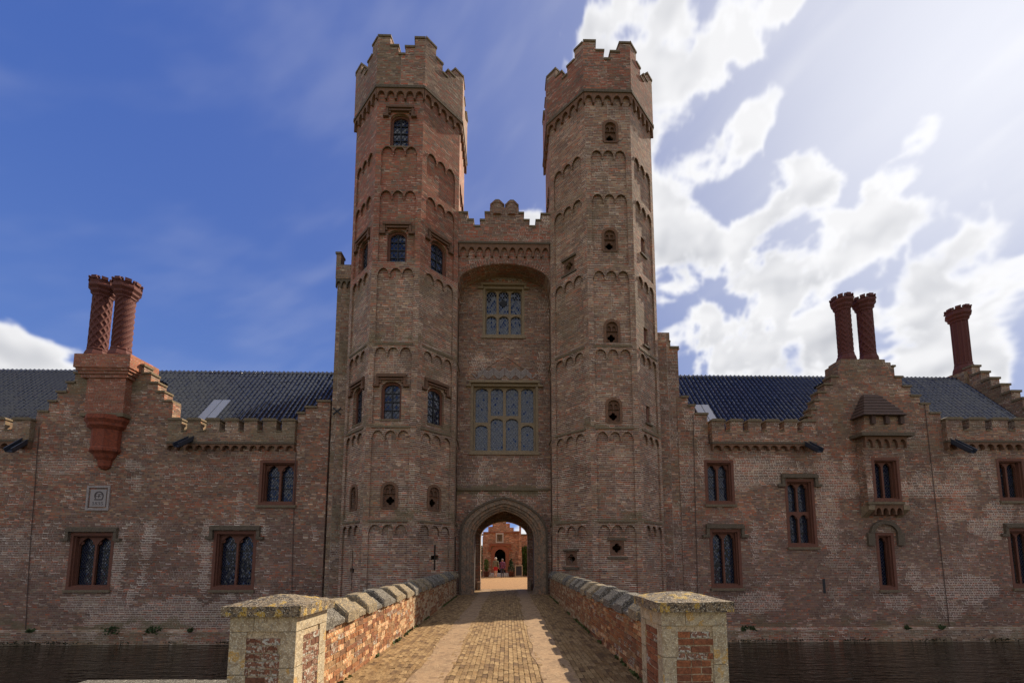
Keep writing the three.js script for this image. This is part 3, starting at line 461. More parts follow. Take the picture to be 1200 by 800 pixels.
  for (let i = 0; i < st.length - 1; i += 2) if (i !== 10) mesh('coping_slab', box(st[i][0] - (i && st[i - 1][1] < st[i][1] ? 0.03 : 0), st[i][1], ZF - 0.36, st[i + 1][0] + (i < 20 && st[i + 2][1] < st[i][1] ? 0.03 : 0), st[i][1] + 0.09, ZF + 0.14), M.coping, gatehouse, i * 0.2);
  for (const [a, b] of [[574.5, 590.8], [592, 607.5]]) {               // two stubby octagonal turrets on the crest
    const xa = X(a), xb = X(b), r = (xb - xa) / 2 / Math.cos(Math.PI / 8), c = (xa + xb) / 2, y0 = Y(247), g = part('turret', gatehouse);
    const cyl = (r0, r1, y, h) => move(new THREE.CylinderGeometry(r1, r0, h, 8), c, y + h / 2, ZF - 0.12, Math.PI / 8).clone();
    const s = [[r * 0.96, r * 0.96, y0 - 0.3, 0.55], [r * 1.04, r * 1.04, y0 + 0.25, 0.09]].map(([p, q, y, h]) => { const k = new THREE.CylinderGeometry(q, p, h, 8); k.rotateY(Math.PI / 8); k.translate(c, y + h / 2, ZF - 0.12); return k; });
    mesh('drum', s, M.gate, g, 0.2);
    const cap = new THREE.CylinderGeometry(r * 0.62, r * 1.0, 0.2, 8); cap.rotateY(Math.PI / 8); cap.translate(c, y0 + 0.44, ZF - 0.12); mesh('cap', cap, M.coping, g);
  }
  // the body behind: passage walls, vault, back arch
  mesh('wall', slab([[-7.9, W0], [-1.75, W0], ...arched(-1.75, -0.3, 1.75, 4.3, 1.3, 0.2, 8).slice(2).reverse(), [1.75, W0], [7.9, W0], [7.9, 11.2], [2.2, 11.2], [2.2, 15.4], [-2.2, 15.4], [-2.2, 15.4], [-7.9, 15.4]], 2.5, [], ZG - 0.56), M.side, gatehouse);
  const back = arched(-1.31, -0.3, 1.29, 3.76, 0.95, 0.15, 10);
  mesh('wall', slab([[-2.2, W0], [-1.31, W0], ...back.slice(2).reverse(), [1.29, W0], [2.2, W0], [2.2, 5.2], [-2.2, 5.2]], 0.5, [], ZG - 3.07), M.side, gatehouse, 0.4);
  for (const s of [-1, 1]) { const d = part('door', gatehouse); for (let i = 0; i < 6; i++) mesh('plank', box(s * 1.62, 0.03, ZG - 0.95 - i * 0.25, s * 1.55, 3.0, ZG - 0.95 - i * 0.25 - 0.24), M.oak, d); mesh('foot', box(s * 1.27, 0.0, ZG - 2.9, s * 1.45, 0.45, ZG - 2.6), M.archStone, d); }
  // higher block beside the window tower, and the shorter one beside the other
  const L = onZ(388, 500, -2)[0], T = onZ(390, 331, -2)[1];
  mesh('stair_block', box(L, W0, -1.985, -6.2, T, -6.5), M.moss, gatehouse);
  mesh('corbel_table', corbels(L - 0.05, -6.9, T + 0.12, T - 0.3, 5, 0.12, -2.0), M.hood, gatehouse);
  mesh('parapet', [box(L - 0.06, T + 0.12, -6.4, -6.3, T + 0.85, -1.86), box(L - 0.06, T + 0.85, -2.3, onZ(400, 320, -2)[0], T + 1.4, -1.86), box(L - 0.06, T + 0.85, -3.6, L + 0.3, T + 1.4, -2.9), box(L - 0.06, T + 0.85, -5, L + 0.3, T + 1.4, -4.3)], M.moss, gatehouse, 0.3);
  mesh('coping_slab', box(L - 0.1, T + 1.4, -2.36, onZ(400, 320, -2)[0] + 0.03, T + 1.5, -1.82), M.coping, gatehouse);
  mesh('tie_plate', [0.7, -0.7].map((a) => move(new THREE.BoxGeometry(0.5, 0.06, 0.05), ...onZ(395, 482, -2), -1.97, 0, 0, a)), M.iron, gatehouse);
  const R = (px, py) => onZ(px, py, -2.0);
  const e = [R(771, 396), R(785, 396), R(785, 401), R(797, 401.5), R(797, 408)];
  const bx = R(797, 470)[0];
  mesh('stair_block', slab([[6.2, W0], [bx, W0], [bx, e[4][1]], [e[3][0], e[4][1]], [bx - 0.35, e[4][1]], [bx - 0.35, e[3][1]], [e[1][0], e[2][1]], [e[1][0], e[1][1] + 0.3], [6.2, e[1][1] + 0.3]].filter((p, i, a) => !i || Math.hypot(p[0] - a[i - 1][0], p[1] - a[i - 1][1]) > 0.02), 4.4, [], -2.03), M.side, gatehouse);
  mesh('coping_slab', box(bx - 0.4, e[4][1] + 0.0, -6.4, bx + 0.05, e[4][1] + 0.1, -1.97), M.coping, gatehouse);
  mesh('coping_slab', box(e[1][0] - 0.02, e[3][1] + 0.01, -6.4, bx - 0.36, e[3][1] + 0.11, -1.97), M.coping, gatehouse);
}

// ---------------------------------------------------------------- ranges either side, rising from the moat
const ZW = -2.0, ZR = -6.3, RIDGE = 12.38, EAVE = 7.55;
const Wp = (px, py) => onZ(px, py, ZW);
// one window in a range wall; r = [px0, py0, px1, py1] of its terracotta frame in the photograph
function rangeWindow(parent, r, { cols = 2, transom = 0, hood = true, z = ZW, arch = false }) {
  const [x0, y1] = onZ(r[0], r[1], z), [x1, y0] = onZ(r[2], r[3], z), g = part('window', parent), j = 0.13, fw = x1 - x0;
  mesh('surround', slab(rect(x0, y0, x1, y1), 0.24, [rect(x0 + j, y0 + 0.14, x1 - j, y1 - j)], z + 0.012), M.terracotta, g);
  mesh('jamb_moulding', slab(rect(x0 + j - 0.01, y0 + 0.13, x1 - j + 0.01, y1 - j + 0.01), 0.12, [rect(x0 + j + 0.06, y0 + 0.19, x1 - j - 0.06, y1 - j - 0.05)], z - 0.07), M.terracotta, g);
  const X0 = x0 + j + 0.05, X1 = x1 - j - 0.05, Y0 = y0 + 0.18, Y1 = y1 - j - 0.04, w = (X1 - X0) / cols, H = Y1 - Y0, rows = transom ? [[Y0, Y0 + H * transom - 0.03], [Y0 + H * transom + 0.03, Y1]] : [[Y0, Y1]], lights = [], sp = [];
  for (let c = 0; c < cols; c++) for (const [a, b] of rows) {
    const l = [X0 + c * w + 0.045, a + 0.03, X0 + (c + 1) * w - 0.045, b - 0.04], lw = l[2] - l[0];
    lights.push(arched(...l, lw * 0.62, 0.75, 7));
    for (const s of [-1, 1]) { const cx = (l[0] + l[2]) / 2, sy = l[3] - lw * 0.5; sp.push(slab([[cx + s * lw * 0.52, sy - 0.02], [cx + s * lw * 0.52, sy + 0.16], [cx + s * lw * 0.3, sy + 0.17], [cx + s * lw * 0.3, sy + 0.06]].sort(() => 0), 0.05, [], z - 0.24)); }
  }
  mesh('tracery', [slab(rect(X0 - 0.03, Y0 - 0.03, X1 + 0.03, Y1 + 0.03), 0.1, lights, z - 0.2), ...sp], M.terracotta, g);
  for (let c = 0; c < cols; c++) for (const [a, b] of rows) leaded(g, X0 + c * w + 0.03, a + 0.01, X0 + (c + 1) * w - 0.03, b - 0.02, z - 0.36, 0.13, 0.17, 0.09, M.cameDark, 0.014);
  const bars = []; for (let c = 0; c < cols; c++) for (const [a, b] of rows) for (const f of [0.36, 0.68]) bars.push(box(X0 + c * w + 0.03, mix(a, b, f) - 0.014, z - 0.352, X0 + (c + 1) * w - 0.03, mix(a, b, f) + 0.014, z - 0.315));
  mesh('glazing_bar', bars, M.iron, g);
  mesh('sill', slab([[x0 - 0.05, y0 - 0.11], [x1 + 0.05, y0 - 0.11], [x1 + 0.05, y0 + 0.0], [x0 - 0.05, y0 + 0.0]], 0.3, [], z + 0.09), M.coping, g, x0);
  if (hood) mesh('hood_mould', label(x0 - 0.16, x1 + 0.16, y1 + 0.04, hood === true ? 0.3 : hood, z, 0.14, 0.18), M.hood, g, x0);
  if (arch) {
    const c = (x0 + x1) / 2, o = [...arc(c, y1 - 0.02, fw / 2 + 0.3, 0.6, 0, Math.PI, 12), ...arc(c, y1 - 0.02, fw / 2 + 0.1, 0.42, Math.PI, 0, 12)];
    mesh('hood_mould', [slab(o, 0.2, [], z + 0.14), box(x0 - 0.44, y1 - 0.6, z - 0.02, x0 - 0.12, y1 - 0.02, z + 0.12), box(x1 + 0.12, y1 - 0.6, z - 0.02, x1 + 0.44, y1 - 0.02, z + 0.12)], M.hood, g);
    mesh('head', slab(arc(c, y1 + 0.0, fw / 2 + 0.12, 0.42, 0, Math.PI, 12), 0.1, [], z + 0.03), M.side, g);
  }
  return [x0 + 0.02, y0 + 0.02, x1 - 0.02, y1 - 0.02];
}
// crenellated parapet on a corbel table; px from the photograph
function battlement(parent, xa, xb, top, notch, base, bottom, merlons, arches, m, phase = 0) {
  const z = ZW + 0.2, pts = [[xa, base], [xb, base]], period = (xb - xa) / (merlons - 0.3), up = period * 0.7, tops = [];
  for (let i = merlons - 1; i >= 0; i--) { const a = xa + i * period, b = Math.min(xb, a + up); pts.push([b, top - 0.1], [a, top - 0.1]); tops.push([a, b]); if (i) pts.push([a, notch], [a - (period - up), notch]); }
  mesh('parapet', slab(pts, 0.4, [], z), m, parent, phase);
  tops.forEach(([a, b], i) => mesh('coping_slab', slab([[a - 0.05, top - 0.1], [b + 0.05, top - 0.1], [b + 0.03, top - 0.02], [b - 0.05, top + 0.02], [a + 0.05, top + 0.02], [a - 0.03, top - 0.02]], 0.5, [], z + 0.05), M.coping, parent, i * 0.37));
  for (let i = 0; i < merlons - 1; i++) mesh('crenel_sill', box(xa + i * period + up + 0.005, notch, z - 0.4, xa + (i + 1) * period - 0.005, notch + 0.05, z + 0.04), M.coping, parent, i * 0.23);
  mesh('string_course', box(xa - 0.02, base - 0.1, ZW - 0.1, xb + 0.02, base, z + 0.03), M.hood, parent);
  mesh('corbel_table', corbels(xa, xb, base - 0.1, bottom, arches, 0.2, ZW), M.corbel, parent);
}
// pantiles: one curved tile, laid in courses on a slope
const pantile = (() => {
  const n = 9, pos = [], w = 0.265, l = 0.36, f = (u) => u < 0.62 ? 0.1 * Math.sin(u / 0.62 * Math.PI) : -0.022 * Math.sin((u - 0.62) / 0.38 * Math.PI);
  for (let i = 0; i < n; i++) { const u0 = i / n, u1 = (i + 1) / n, x0 = (u0 - 0.5) * w, x1 = (u1 - 0.5) * w, a = f(u0), b = f(u1);
    const q = (p, r, s, t) => pos.push(...p, ...r, ...s, ...p, ...s, ...t);
    q([x0, a + 0.022, l / 2], [x1, b + 0.022, l / 2], [x1, b, -l / 2], [x0, a, -l / 2]);
    q([x0, a + 0.008, l / 2], [x1, b + 0.008, l / 2], [x1, b + 0.022, l / 2], [x0, a + 0.022, l / 2]); }
  const g = new THREE.BufferGeometry(); g.setAttribute('position', new THREE.Float32BufferAttribute(pos, 3)); g.computeVertexNormals(); g.setAttribute('uv', new THREE.Float32BufferAttribute(new Float32Array(pos.length / 3 * 2), 2));
  return g;
})();
// origin = a point at the eave, right = unit vector along the eave, up = unit vector up the slope
function tiles(parent, origin, right, up, width, height, keep, seed) {
  const normal = new THREE.Vector3().crossVectors(right, up).normalize(), r = rng(seed), list = [], c = new THREE.Color(), base = new THREE.Matrix4(), e = new THREE.Matrix4();
  if (normal.y < 0) normal.negate();
  for (let j = 0; j < height / 0.3; j++) for (let i = 0; i < width / 0.25; i++) {
    const p = origin.clone().addScaledVector(right, (i + 0.5) * 0.25).addScaledVector(up, (j + 0.5) * 0.3).addScaledVector(normal, 0.05);
    if (!keep(p)) continue;
    base.makeBasis(right, normal, up.clone().negate()); e.makeRotationFromEuler(new THREE.Euler((r() - 0.5) * 0.04, (r() - 0.5) * 0.03, (r() - 0.5) * 0.06)); base.multiply(e); base.setPosition(p.x + (r() - 0.5) * 0.012, p.y + (r() - 0.5) * 0.008, p.z);
    list.push([base.clone(), 0.8 + 0.4 * r(), r()]);
  }
  const o = new THREE.InstancedMesh(pantile, M.tile, list.length); o.name = 'pantiles'; o.userData.kind = 'stuff';
  list.forEach(([m, v, h], i) => { o.setMatrixAt(i, m); o.setColorAt(i, c.setRGB(v * (h > 0.93 ? 1.5 : 1), v * (h > 0.93 ? 1.15 : 1), v)); });
  parent.add(o);
}
const V = (x, y, z) => new THREE.Vector3(x, y, z);
// main roof from xa to xb; gables = [{ x, half, ridge }] cut cross roofs into the front slope
function roof(parent, xa, xb, gables, seed) {
  const g = part('roof', parent), zE = ZW - 0.45, up = V(0, RIDGE - EAVE, ZR - zE), L = up.length(); up.normalize();
  const zRoofAt = (y) => zE + (ZR - zE) * (y - EAVE) / (RIDGE - EAVE);
  mesh('roof_deck', [(() => { const k = slab([[zE, EAVE - 0.06], [ZR, RIDGE - 0.06], [2 * ZR - zE, EAVE - 0.06]].map(([z, y]) => [-z, y]).reverse(), xb - xa, [], 0); k.rotateY(Math.PI / 2); k.translate(xb, 0, 0); return k; })()], M.oak, g);
  const inGable = (x, y) => gables.some((q) => y < q.ridge - Math.abs(x - q.x) * q.pitch - 0.05);
  tiles(g, V(xa, EAVE, zE), V(1, 0, 0), up, xb - xa, L - 0.05, (p) => !inGable(p.x, p.y), seed);
  const ridge = []; for (let x = xa; x < xb; x += 0.42) { const c = new THREE.CylinderGeometry(0.13, 0.145, 0.43, 8, 1, false); ridge.push(move(c, x + 0.21, RIDGE + 0.02, ZR, 0, 0, Math.PI / 2)); }
  mesh('ridge_tiles', ridge, M.tile, g).userData.kind = 'stuff';
  for (const q of gables) {
    const zB = (p) => zRoofAt(p.y);
    for (const s of [-1, 1]) {
      const u = V(-s, q.pitch, 0).normalize(), h = q.half / Math.cos(Math.atan(q.pitch));
      const o = V(q.x + s * q.half, q.ridge - q.half * q.pitch, s > 0 ? ZW - 0.35 : ZR - 0.6);
      tiles(g, o, V(0, 0, s > 0 ? -1 : 1), u, 5.0, h - 0.05, (p) => p.z > zB(p) - 0.12 && p.z < ZW - 0.35, seed + s + 5);
      const lead = [], P = (x, y) => V(x, y, zRoofAt(y)), a = P(q.x + s * 0.1, q.ridge - 0.1 * q.pitch), b = P(q.x + s * (q.half - 0.2), q.ridge - (q.half - 0.2) * q.pitch), d = b.clone().sub(a), c = new THREE.BoxGeometry(0.34, 0.05, d.length());
      c.lookAt(d.clone().normalize()); c.translate((a.x + b.x) / 2, (a.y + b.y) / 2 + 0.07, (a.z + b.z) / 2); lead.push(c);
      mesh('valley_flashing', lead, M.lead, g);
    }
    const deck = slab([[q.x - q.half, q.ridge - q.half * q.pitch - 0.06], [q.x + q.half, q.ridge - q.half * q.pitch - 0.06], [q.x, q.ridge - 0.06]], ZW - 0.4 - ZR, [], ZW - 0.4); mesh('roof_deck', deck, M.oak, g);
    const cr = []; for (let z = ZW - 0.5; z > ZR; z -= 0.42) { const c = new THREE.CylinderGeometry(0.13, 0.145, 0.43, 8); cr.push(move(c, q.x, q.ridge + 0.03, z - 0.2, 0, Math.PI / 2)); } mesh('ridge_tiles', cr, M.tile, g).userData.kind = 'stuff';
  }
  return { at: (x, y, lift = 0.14) => V(x, y, zRoofAt(y) + lift), pitch: Math.atan2(RIDGE - EAVE, zE - ZR), g };
}
// lead hatch on the slope, two sheets
function hatch(parent, px, x0, x1, y0, y1, rf) {
  const g = part('roof_hatch', parent), m = (x0 + x1) / 2, sl = (a, b) => { const p = rf.at(a, y0, 0.2), q = rf.at(b, y1, 0.2), len = Math.hypot(q.y - p.y, q.z - p.z), k = new THREE.BoxGeometry(b - a, 0.06, len); k.rotateX(rf.pitch); k.translate((a + b) / 2, (p.y + q.y) / 2 + 0.08, (p.z + q.z) / 2); return k; };
  mesh('sheet', sl(x0, m - 0.02), M.hatch ?? M.lead, g); mesh('sheet', sl(m + 0.02, x1), M.hatch ?? M.lead, g);
}
// moulded brick chimney shaft; style: lattice, spiral, chevron, flutes
function chimney(parent, x, y0, z, y1, r, style) {
  const g = part('chimney', parent), H = y1 - y0, sh0 = y0 + H * 0.16, sh1 = y1 - H * 0.235, seg = 48, rows = 64, pos = [], idx = [];
  const relief = (a, v) => {
    const tri = (t) => { const f = t - Math.floor(t); return f < 0.24 ? 1 : f < 0.32 ? 1 - (f - 0.24) / 0.08 : f > 0.92 ? (f - 0.92) / 0.08 : 0; }, t = a / (2 * Math.PI), n = 8, k = v * 2.4;
    if (style === 'lattice') return Math.max(tri(t * n + k), tri(t * n - k));
    if (style === 'spiral') return tri(t * 9 + v * 3.4);
    if (style === 'chevron') { const w = t * 6, f = Math.abs((w - Math.floor(w)) - 0.5) * 2; return tri(v * 4 + f * 1.1); }
    return tri(t * 12);
  };
  for (let j = 0; j <= rows; j++) for (let i = 0; i <= seg * 2; i++) { const a = i / (seg * 2) * Math.PI * 2, v = j / rows * (sh1 - sh0), q = r * (0.92 + 0.13 * relief(a, v)); pos.push(x + Math.cos(a) * q, sh0 + v, z + Math.sin(a) * q); }
  for (let j = 0; j < rows; j++) for (let i = 0; i < seg * 2; i++) { const a = j * (seg * 2 + 1) + i, b = a + seg * 2 + 1; idx.push(a, b, a + 1, a + 1, b, b + 1); }
  const s = new THREE.BufferGeometry(); s.setAttribute('position', new THREE.Float32BufferAttribute(pos, 3)); s.setAttribute('uv', new THREE.Float32BufferAttribute(new Float32Array(pos.length / 3 * 2), 2)); s.setIndex(idx); s.computeVertexNormals();
  mesh('shaft', s, M.chimney, g);
  const ring = (list) => { const pts = list.map(([q, y]) => new THREE.Vector2(q, y)), k = soup(new THREE.LatheGeometry(pts, 8)); k.rotateY(Math.PI / 8); k.translate(x, 0, z); k.computeVertexNormals(); return k; };
  mesh('base', ring([[r * 1.38, y0 - 0.4], [r * 1.38, y0 + H * 0.07], [r * 1.26, y0 + H * 0.1], [r * 1.1, y0 + H * 0.13], [r * 1.16, y0 + H * 0.145], [r * 0.95, sh0 + 0.04]]), M.chimney, g);
  mesh('cap', ring([[r * 0.92, sh1 - 0.02], [r * 1.12, sh1 + 0.05], [r * 1.1, sh1 + 0.13], [r * 1.36, sh1 + 0.24], [r * 1.36, sh1 + 0.34], [r * 1.62, sh1 + 0.46], [r * 1.62, sh1 + 0.56], [r * 1.42, sh1 + 0.64], [r * 1.5, y1 - 0.22], [r * 0.7, y1 - 0.2], [r * 0.66, y1 - 0.8]]), M.chimney, g);
  for (let i = 0; i < 8; i++) { const a = i * Math.PI / 4, k = new THREE.BoxGeometry(r * 0.66, 0.15, r * 0.3); mesh('crest', move(k, x + Math.sin(a) * r * 1.38, y1 - 0.15, z + Math.cos(a) * r * 1.38, a), M.chimney, g); const t = new THREE.BoxGeometry(r * 0.2, 0.08, r * 0.3), b = a + Math.PI / 8; mesh('crest', move(t, x + Math.sin(b) * r * 1.52, y1 - 0.16, z + Math.cos(b) * r * 1.52, b), M.chimney, g); }
}
function spout(parent, pa, pb, out = 0.95) {                            // lead rainwater chute standing out from the wall
  const [ax, ay] = Wp(...pa), [bx, by] = onZ(...pb, ZW + out), a = V(ax, ay, ZW - 0.1), b = V(bx, by, ZW + out), d = b.clone().sub(a), L = d.length(), list = [];
  for (const [x0, y0, x1, y1] of [[-0.14, 0, 0.14, 0.035], [-0.14, 0, -0.105, 0.2], [0.105, 0, 0.14, 0.2]]) { const k = box(x0, y0, 0, x1, y1, L); list.push(k); }
  const g = mergeGeometries(list), mt = new THREE.Matrix4().lookAt(b, a, V(0, 1, 0)); g.applyMatrix4(mt); g.translate(a.x, a.y, a.z);
  mesh('rain_spout', g, M.spout, parent);
}
function cable(parent, points) { const c = new THREE.CatmullRomCurve3(points.map(([px, py]) => { const p = Wp(px, py); return V(p[0], p[1], ZW + 0.03); })); mesh('conductor_cable', new THREE.TubeGeometry(c, 24, 0.014, 5), M.cable, parent); }
// stepped gable outline from pixels: side steps listed from the apex outwards as [x where the step ends, y of its top]
const steps = (list, sign) => { const out = []; let last = null; for (const [px, py] of list) { const [x, y] = Wp(px, py); if (last !== null) out.push([last, y]); out.push([x, y]); last = x; } return out; };
function stepCopings(parent, list, inner) { let last = Wp(inner, list[0][1])[0]; list.forEach(([px, py], i) => { const [x, y] = Wp(px, py), s = Math.sign(x - last); mesh('coping_slab', slab([[Math.min(last, x) - 0.05, y - 0.002], [Math.max(last, x) + 0.05, y - 0.002], [Math.max(last, x) + 0.05, y + 0.09], [Math.min(last, x) - 0.05, y + 0.09]], 0.56, [], ZW + 0.06), M.coping, parent, i * 0.31); last = x; }); }

const rangeA = thing('moated_range', 'brick range with twin barley-twist chimneys and a dated stone plaque, rising from the moat', 'building');
{
  const xa = -33, xb = -8.3;
  const holes = [rangeWindow(rangeA, [83, 624, 128, 691], {}), rangeWindow(rangeA, [251, 622, 297, 691], {}), rangeWindow(rangeA, [305, 539, 346, 592], { hood: false })].map((r) => rect(...r));
  const base = Wp(300, 519)[1], right = [[169, 429], [177, 438.5], [185, 449.5], [192.5, 460], [201, 471]], left = [[88, 438], [78.5, 449], [67, 460], [57.5, 471], [45.5, 483]];
  const rs = steps([[157, 429], ...right], 1), ls = steps([[97, 438], ...left], -1);
  const pr = Wp(201, 490)[0], pl = Wp(42, 490)[0], st = [[349, 485], [358, 478], [372, 471]].map((p) => Wp(...p)), topY = Wp(128, 429)[1];
  const outline = [[xa, W0], [xb, W0], [xb, st[2][1]], [st[2][0], st[2][1]], [st[2][0], st[1][1]], [st[1][0], st[1][1]], [st[1][0], st[0][1]], [st[0][0], st[0][1]], [st[0][0], base - 0.05], [pr, base - 0.05], [pr, rs[rs.length - 1][1]], ...rs.slice().reverse(), [rs[0][0], topY], [ls[0][0], topY], ...ls, [pl, ls[ls.length - 1][1]], [pl, base - 0.05], [xa, base - 0.05]].filter((p, i, a) => !i || Math.hypot(p[0] - a[i - 1][0], p[1] - a[i - 1][1]) > 0.01);
  mesh('wall', slab(outline, 0.5, holes, ZW), M.leftWall, rangeA);
  stepCopings(rangeA, right, 157); stepCopings(rangeA, left, 97); 
  [[349, 358, 485], [358, 372, 478], [372, 388, 471]].forEach(([a, b, y], i) => { const p = Wp(a, y), q = Wp(b, y); mesh('coping_slab', box(p[0] - 0.04, p[1], ZW - 0.5, q[0] - 0.01, p[1] + 0.1, ZW + 0.06), M.coping, rangeA, i * 0.4); });
  battlement(rangeA, pr + 0.02, Wp(348, 500)[0], Wp(280, 492)[1], Wp(280, 507)[1], base, Wp(280, 528)[1], 7, 14, M.moss);
  battlement(rangeA, xa, pl - 0.02, Wp(20, 491)[1], Wp(20, 506)[1], Wp(20, 516)[1], Wp(20, 526)[1], 10, 26, M.moss, 0.3);
  mesh('plinth', slab([[ZW, -2.5], [ZW + 0.16, -2.5], [ZW + 0.16, -1.56], [ZW + 0.03, -1.44], [ZW, -1.44]].map(([z, y]) => [-z, y]).reverse(), xb - xa - 0.01, [], 0).rotateY(Math.PI / 2).translate(xb - 0.01, 0, 0), M.plinth, rangeA);
  mesh('wall', box(xa, W0, -10.7, xb, EAVE, -10.2), M.side, rangeA); mesh('wall', slab([[10.2, W0], [2.5, W0], [2.5, EAVE], [6.3, RIDGE - 0.15], [10.2, EAVE]].reverse(), 0.4, [], 0).rotateY(Math.PI / 2).translate(xa + 0.4, 0, 0), M.side, rangeA);
  const gx = Wp(128, 440)[0], rf = roof(rangeA, xa, xb, [{ x: gx, half: 3.4, ridge: 11.05, pitch: 1.02 }], 301);
  { const a = rf.at(0, 8.0); const X = (px, y) => onZ(px, 480, rf.at(0, y).z)[0]; hatch(rangeA, 0, X(228, 8.2), X(249, 8.2), 7.7, 9.9, rf); }
  // chimney breast on its corbelled bracket, and the twin shafts
  const zc = ZW + 0.35, P = (px, py) => onZ(px, py, zc), br = part('chimney_breast', rangeA);
  const [bx0, by1] = P(93, 417), [bx1, by0] = P(157, 433), [sx0, sy1] = P(102, 445), [sx1, sy0] = P(143, 488);
  mesh('base', [box(bx0, by0, ZW - 1.0, bx1, by1, zc + 0.25), box(bx0 + 0.06, by0 - 0.12, ZW - 0.9, bx1 - 0.06, by0, zc + 0.19), box(bx0 + 0.14, by0 - 0.26, ZW - 0.8, bx1 - 0.14, by0 - 0.12, zc + 0.13), box(bx0 + 0.22, by0 - 0.42, ZW - 0.8, bx1 - 0.22, by0 - 0.26, zc + 0.07)], M.chimneyBrick, br);
  mesh('shaft', box(sx0, sy0, ZW - 0.5, sx1, by0 - 0.42, zc), M.chimneyBrick, br);
  const cx = (sx0 + sx1) / 2, hw = (sx1 - sx0) / 2, lathe = (list) => { const k = soup(new THREE.LatheGeometry(list.map(([q, y]) => new THREE.Vector2(q, y)), 8)); k.rotateY(Math.PI / 8); k.scale(1, 1, 0.8); k.translate(cx, 0, ZW); k.computeVertexNormals(); return k; };
  const y = (py) => P(118, py)[1];
  mesh('string_course', box(sx0 - 0.1, sy0 - 0.02, ZW - 0.1, sx1 + 0.1, sy0 + 0.14, zc + 0.1), M.coping, br);
  mesh('bracket', lathe([[hw * 1.1, y(487)], [hw * 1.12, y(492)], [hw * 0.98, y(496)], [hw * 0.98, y(499)], [hw * 0.76, y(503)], [hw * 0.74, y(523)], [hw * 0.8, y(525)], [hw * 0.8, y(528)], [hw * 0.6, y(531)], [hw * 0.52, y(535)], [hw * 0.38, y(538)], [hw * 0.34, y(545)], [hw * 0.2, y(548)], [0.01, y(549)]].reverse()), M.bracket, br);
  const zs = ZW - 0.35, c1 = onZ(112.5, 412, zs), c2 = onZ(143, 412, zs), yt = onZ(118, 322, zs)[1];
  chimney(rangeA, c1[0], by1, zs - 0.05, yt - 0.25, 0.36, 'lattice'); chimney(rangeA, c2[0] - 0.02, by1, zs + 0.05, yt - 0.38, 0.37, 'spiral');
  spout(rangeA, [227, 513], [207, 524]); spout(rangeA, [32, 515], [10, 530]);
  cable(rangeA, [[46, 500], [41, 570], [35, 650], [30, 738]]); cable(rangeA, [[347, 528], [344, 610], [341, 738]]);
  // plaque: stone frame, sunk panel, horseshoe badge and date
  const pq = part('plaque', rangeA), [qx0, qy1] = Wp(103, 569), [qx1, qy0] = Wp(127, 598), z = ZW + 0.05;
  mesh('frame', slab(rect(qx0, qy0, qx1, qy1), 0.1, [rect(qx0 + 0.09, qy0 + 0.1, qx1 - 0.09, qy1 - 0.1)], z), M.plaque, pq);
  const qc = (qx0 + qx1) / 2;
  const cv = document.createElement('canvas'); cv.width = 256; cv.height = 320; const x2 = cv.getContext('2d'); x2.fillStyle = '#968c86'; x2.fillRect(0, 0, 256, 320); x2.strokeStyle = '#4a403c'; x2.lineWidth = 22; x2.beginPath(); x2.moveTo(70, 190); x2.lineTo(190, 190); x2.bezierCurveTo(222, 150, 214, 52, 140, 46); x2.bezierCurveTo(78, 46, 56, 110, 92, 170); x2.stroke(); x2.lineWidth = 13; x2.beginPath(); x2.arc(112, 106, 26, 0, 5.2); x2.stroke(); x2.beginPath(); x2.arc(165, 112, 22, 1, 6); x2.stroke(); x2.beginPath(); x2.moveTo(138, 80); x2.lineTo(138, 160); x2.stroke(); x2.fillStyle = '#4f4541'; x2.font = 'bold 84px serif'; x2.textAlign = 'center'; x2.fillText('1835', 128, 290);
  const ct = new THREE.CanvasTexture(cv); ct.colorSpace = THREE.SRGBColorSpace; const pm = new THREE.MeshStandardMaterial({ map: ct, roughness: 0.9 }), pg = new THREE.BoxGeometry(qx1 - qx0 - 0.32, qy1 - qy0 - 0.34, 0.03); pg.translate(qc, (qy0 + qy1) / 2, ZW + 0.012); const po = new THREE.Mesh(pg, pm); po.name = 'inscription'; pq.add(po);
}
const rangeB = thing('moated_range', 'brick range with a projecting oriel under a stepped gable and three chimney shafts', 'building');
